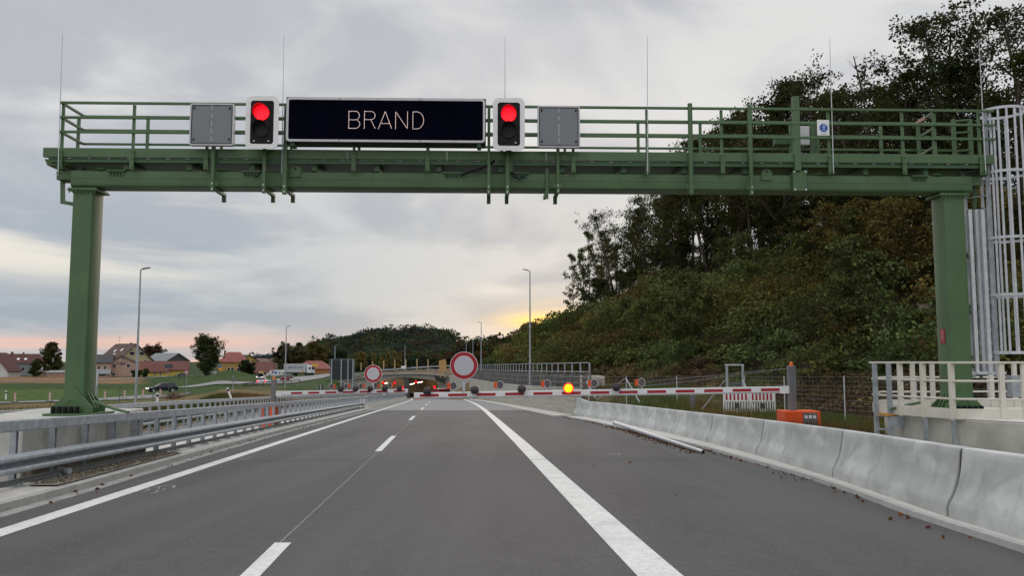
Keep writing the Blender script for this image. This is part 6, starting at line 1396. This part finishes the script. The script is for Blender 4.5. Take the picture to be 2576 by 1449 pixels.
for (k, xd, Y, yt, lab) in rows + far_rows:
    x, y, z = on_hill(xd, Y); H = P(xd, yt, Y).z - z; H = max(4 if k == 'young' else 6, min(20, H)); ti += 1
    key = (k, ti % (3 if k in ('pole', 'oak') else 2))
    gl = 'trees in the stand on the wooded slope'
    la_ = lab or (mid if k not in ('rust', 'fill', 'young') else 'slender young tree standing up from the undergrowth of the slope' if k == 'young' else 'low bushy tree filling the foot of the dense stand on the wooded slope' if k == 'fill' else 'rusty brown leaved tree growing on the upper wooded slope')
    if key not in protos:
        q = dict(kinds[k]); lean = {'oak': (-.16, 0), 'bare': (.05, 0)}.get(k, (rnd.uniform(-.08, .08), 0))
        if key[1] == 1 and k == 'oak': lean = (.05, 0)
        t = tree('forest_tree', la_, 'tree', seed=ti * 7 + 1, lean=lean, group=gl, **q); protos[key] = (t, q['H'])
        t.location = (x, y, z); t.rotation_euler = (0, 0, 0 if k == 'oak' else rnd.uniform(0, 6)); s_ = H / q['H']; t.scale = (s_ ** .6, s_ ** .6, s_)
        if not lab: pass
    else:
        t0, H0 = protos[key]; s_ = H / H0; dup(t0, (x, y, z), rnd.uniform(-.5, .5) if k == 'oak' else rnd.uniform(0, 6.28), la_, (s_ ** .6, s_ ** .6, s_), gl)
# saplings with pale stems on the slope
for (xd, Y, yt, lab) in ((2252, 41, 700, 'leaning pale sapling stem on the lower slope left of the right column'), (2340, 40, 900, 'small sapling just left of the right column')):
    x, y, z = on_hill(xd, Y); H = P(xd, yt, Y).z - z; t = tree('sapling', lab, 'tree', max(2.5, H), .9, .5, 7, 10, .16, LG, 55 + xd, lean=(-.18, 0), rtr=.011, barkm=barkl, tip_r=.3, group=None); t.location = (x, y, z)
# weathered stump
x, y, z = on_hill(2330, 44); z = P(2330, 822, 44).z; t = thing('tree_stump', 'grey weathered tree stump with torn root on the slope left of the right column', 'stump', (x, y, z - .5))
mb = MB(); mb.tube([(x + .1, y, z - .9), (x + .05, y, z + .1), (x + .2, y, z + .7), (x + .25, y, z + 1.15)], [.55, .42, .36, .40], 9); mb.tube([(x, y - .2, z), (x - .5, y - .4, z - .1), (x - .9, y - .5, z + .05)], [.25, .14, .06], 7); mb.build('stump', mat('grey_wood', (.15, .12, .10), .9, 0, .35, 3, .5, 12), t, smooth='x')

def shrubs(name, pts, n0, cols, rads, sizes, flat=.8):
    PP_, SS_, CC_ = [], [], []
    for (p, c, r_, s_) in zip(pts, cols, rads, sizes):
        n = max(12, int(n0 * (r_ / 1.4) ** 1.2)); k = RNG.integers(3, 6); ctr = RNG.normal(size=(k, 3)) * r_ * np.array([.5, .5, .28]); rk = RNG.uniform(.45, .8, k) * r_
        d = RNG.normal(size=(n, 3)); d /= np.linalg.norm(d, axis=1)[:, None]; d[:, 2] = np.abs(d[:, 2]) * .9 - .25
        j = RNG.integers(0, k, n); q = ctr[j] + d * (rk[j] * RNG.uniform(.65, 1.12, n))[:, None] * np.array([1, 1, flat]); q += np.array(p) + np.array([0, 0, r_ * .45])
        PP_.append(q); SS_.append(RNG.uniform(.6, 1.35, n) * s_); CC_.append(vary(c, n, .32, .10) * (RNG.uniform(.75, 1.25, k)[j])[:, None])
    return leaf_mesh(name, np.concatenate(PP_), np.concatenate(SS_), np.clip(np.concatenate(CC_), .003, 1), leafM, aspect=.7, kind='stuff')
def undergrowth():
    pts, cols, rads, sz = [], [], [], []; N = 0
    while N < 3000:
        y = 20 + 270 * RNG.random() ** 1.9; fo = ip(y, FO); o_ = fo - .8 + (25 * RNG.random() if N % 5 else 4 * RNG.random()); x = o_ - BR * y; xd = 1288 + F * x / y
        if xd > 2660: continue
        t_ = (o_ - fo) / 18; z = hterr(x, y)
        n1 = math.sin(x * .55 + y * .17) + math.sin(y * .43 - x * .31) * .8 + RNG.normal(0, .35)
        low = t_ < .14
        if low: c = (.085, .055, .040) if n1 > -.3 else ((.13, .10, .045) if n1 > -.9 else (.095, .11, .04))
        elif xd > 2040 and t_ > .48: c = (.125, .092, .028) if n1 > .2 else (.092, .088, .028)
        elif n1 > 1.2: c = (.095, .070, .028)
        elif n1 > .1: c = (.090, .090, .028)
        elif n1 > -.9: c = (.060, .070, .024)
        else: c = (.078, .104, .038)
        r_ = RNG.uniform(.5, 1.0) if low else (RNG.uniform(.7, 1.9) if RNG.random() < .80 else RNG.uniform(2.0, 3.3)); r_ *= 1 + max(0, y - 90) * .003
        c = tuple(v * RNG.uniform(.62, 1.5) for v in (c[0], c[1], c[2])) if False else tuple(np.array(c) * RNG.uniform(.7, 1.75)); pts.append((x, y, z - .1)); cols.append(c); rads.append(r_); sz.append((.15 if low else .20) * (1 + max(0, y - 45) * .010)); N += 1
    return shrubs('undergrowth', pts, 210, cols, rads, sz)
undergrowth()
# bushes over the top of the wall and behind the screen
pts = [(lambda y, o_: (o_ - BR * y, y, hterr(o_ - BR * y, y)))(y, ip(y, WO) + RNG.uniform(2.5, 7)) for y in RNG.uniform(60, 190, 150)]
shrubs('scrub', pts, 90, [(.085, .055, .03) if RNG.random() < .6 else OG for _ in pts], RNG.uniform(.5, 1.1, len(pts)), [.22 + p[1] * .0018 for p in pts])

# trees of the village and the plain
def vt(kind_name, lab, xd, yb, yt, wd, Y, col, seed, c0=.12, nb=34, tipn=60, ls=.55, tip_r=.9, thin=1, **k):
    b = P(xd, yb, Y); H = P(xd, yt, Y).z - b.z; sp = wd * Y / F / 2; t = tree(kind_name, lab, 'tree', H, sp, c0, nb, tipn, ls, col, seed, tip_r=tip_r, thin=thin, rtr=.014, **k); t.location = b; return t
vt('village_tree', 'large dark green tree in front of the red roofs', 517, 950, 846, 92, 300, (.048, .062, .026), 3, c0=.08, nb=40, tipn=34, ls=.5, tip_r=1.0)
vt('village_tree', 'dark tree with yellowing top left of the left gantry column', 132, 950, 856, 52, 310, (.065, .068, .024), 4, tip_r=.8, tipn=50, ls=.5)
vt('village_tree', 'small olive tree in front of the long grey house', 86, 950, 905, 26, 300, (.05, .06, .02), 5, nb=16, tipn=30, tip_r=.6, ls=.4)
vt('village_tree', 'reddish tree behind the grey barn', 385, 912, 876, 60, 370, (.075, .045, .030), 6, nb=20, tipn=36, ls=.5)
vt('village_tree', 'small green bush at the corner of the pink inn', 343, 950, 930, 26, 305, (.035, .055, .025), 7, nb=14, tipn=26, tip_r=.5, ls=.35, c0=.05)
vt('village_tree', 'slim green shrub by the lean-to of the yellow house', 366, 950, 925, 18, 303, (.05, .075, .03), 8, nb=12, tipn=24, tip_r=.5, ls=.35, c0=.05)
vt('village_tree', 'dark bush before the bright yellow gable', 617, 942, 908, 44, 300, (.036, .050, .025), 9, nb=20, tipn=40, tip_r=.6, ls=.4, c0=.05)
vt('village_tree', 'black branching oak behind the olive tree beside the lamp', 715, 930, 866, 62, 360, (.020, .022, .012), 10, nb=24, tipn=30, tip_r=.7, ls=.5)
vt('village_tree', 'broad olive brown tree behind the truck', 735, 944, 878, 80, 330, (.095, .086, .042), 11, nb=38, tipn=56, tip_r=.9, ls=.5)
vt('village_tree', 'dark narrow tree behind the red hipped roof', 758, 944, 856, 34, 345, (.040, .056, .026), 12, nb=26, tipn=44, tip_r=.8, ls=.5)
vt('village_tree', 'broad ochre green tree right of the dark narrow tree', 800, 944, 860, 66, 345, (.105, .088, .030), 13, nb=38, tipn=56, tip_r=.9, ls=.5)
vt('village_tree', 'dark green tree behind the dark louvred sign back', 852, 950, 875, 56, 350, (.042, .056, .028), 14, nb=30, tipn=50, tip_r=.9, ls=.5)
vt('village_tree', 'feathery dark tree behind the tall lamp right of the sign', 1311, 905, 812, 50, 255, (.030, .036, .016), 15, nb=20, tipn=22, tip_r=.6, ls=.45)
for i, (xd, yt, w) in enumerate(((893, 886, 14), (908, 880, 15), (917, 883, 12), (940, 885, 15), (958, 889, 13), (972, 883, 13), (990, 879, 15), (1004, 884, 12))):
    vt('poplar', '%s yellow poplar from the left in the row at the foot of the far hill' % ordn[i], xd, 925, yt, w * .8, 372, (.19, .15, .05), 30 + i, c0=.05, nb=18, tipn=24, ls=.6, tip_r=.55, up=1.4, group='yellow poplars at the foot of the far hill')
# far wooded hill and the belt of woods before it
SIL = [(620, 905), (647, 899), (662, 893), (685, 897), (720, 900), (770, 888), (791, 862), (826, 848), (856, 850), (891, 842), (910, 835), (933, 826), (960, 828), (991, 827), (1029, 822), (1067, 823), (1095, 823), (1125, 830), (1142, 848), (1164, 864), (1185, 880), (1240, 890), (1330, 893), (1400, 895)]
def far_wood():
    pts, cols, rads, sz = [], [], [], []
    for _ in range(3000):
        xd = RNG.uniform(612, 1380); top = np.interp(xd, [p[0] for p in SIL], [p[1] for p in SIL]); f_ = RNG.random(); Y = 640 - 130 * f_
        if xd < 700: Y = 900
        yy = top + 5 + (925 - top) * f_; p = P(xd, yy, Y); c = (.048, .062, .042) if RNG.random() < .75 else (.080, .082, .040)  # crown colours lightened and cooled, distance haze put into the colour
        if Y == 900: c = (.055, .075, .085)  # farthest ridge: haze painted in as a bluer leaf colour
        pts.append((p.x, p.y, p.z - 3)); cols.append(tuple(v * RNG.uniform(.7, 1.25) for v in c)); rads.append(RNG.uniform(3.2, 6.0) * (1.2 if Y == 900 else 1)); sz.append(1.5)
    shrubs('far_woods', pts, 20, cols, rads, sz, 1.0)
    pts, cols, rads, sz = [], [], [], []
    for _ in range(420):
        xd = RNG.uniform(835, 1180); yy = RNG.uniform(893, 928) + (14 if xd < 1010 else 0); Y = RNG.uniform(380, 470); p = P(xd, yy, Y)
        pts.append((p.x, p.y, p.z - 1.5)); cols.append(tuple(v * RNG.uniform(.6, 1.3) for v in ((.042, .054, .028) if RNG.random() < .7 else (.085, .075, .032)))); rads.append(RNG.uniform(2, 4)); sz.append(1.0)
    for _ in range(520):                         # belt running up to the wooded slope
        xd = RNG.uniform(1120, 1420); top = np.interp(xd, [1120, 1165, 1200, 1230, 1276, 1330, 1380, 1420], [905, 872, 858, 856, 850, 850, 845, 832]); yy = RNG.uniform(top + 3, 922); Y = RNG.uniform(235, 330); p = P(xd, yy, Y)
        pts.append((p.x, p.y, p.z - 1)); cols.append(tuple(v * RNG.uniform(.6, 1.35) for v in ((.040, .048, .021) if RNG.random() < .65 else (.085, .066, .026)))); rads.append(RNG.uniform(1.4, 2.9)); sz.append(.7)
    shrubs('wood_belt', pts, 60, cols, rads, sz, 1.0)
far_wood()
mb = MB(); vs = []
for xd, yy in SIL: 
    Y = 650 if xd > 700 else 905; p = P(xd, yy + 9, Y); q = P(xd, 926, Y - 150); vs += [tuple(p), (q.x, q.y, q.z), (p.x, p.y + 120, p.z - 10), (p.x, p.y + 240, -8)]
n_ = len(SIL); mb.add(vs, [(4 * i + k, 4 * i + 4 + k, 4 * i + 4 + k + 1, 4 * i + k + 1) for i in range(n_ - 1) for k in (0, 2)] + [(4 * i, 4 * i + 4, 4 * i + 6, 4 * i + 2) for i in range(n_ - 1)])
o = mb.build('far_hill', mat('far_hill_ground', (.022, .030, .018), .95, 0, .3, .05, spec=.05), origin0=1); o['kind'] = 'structure'
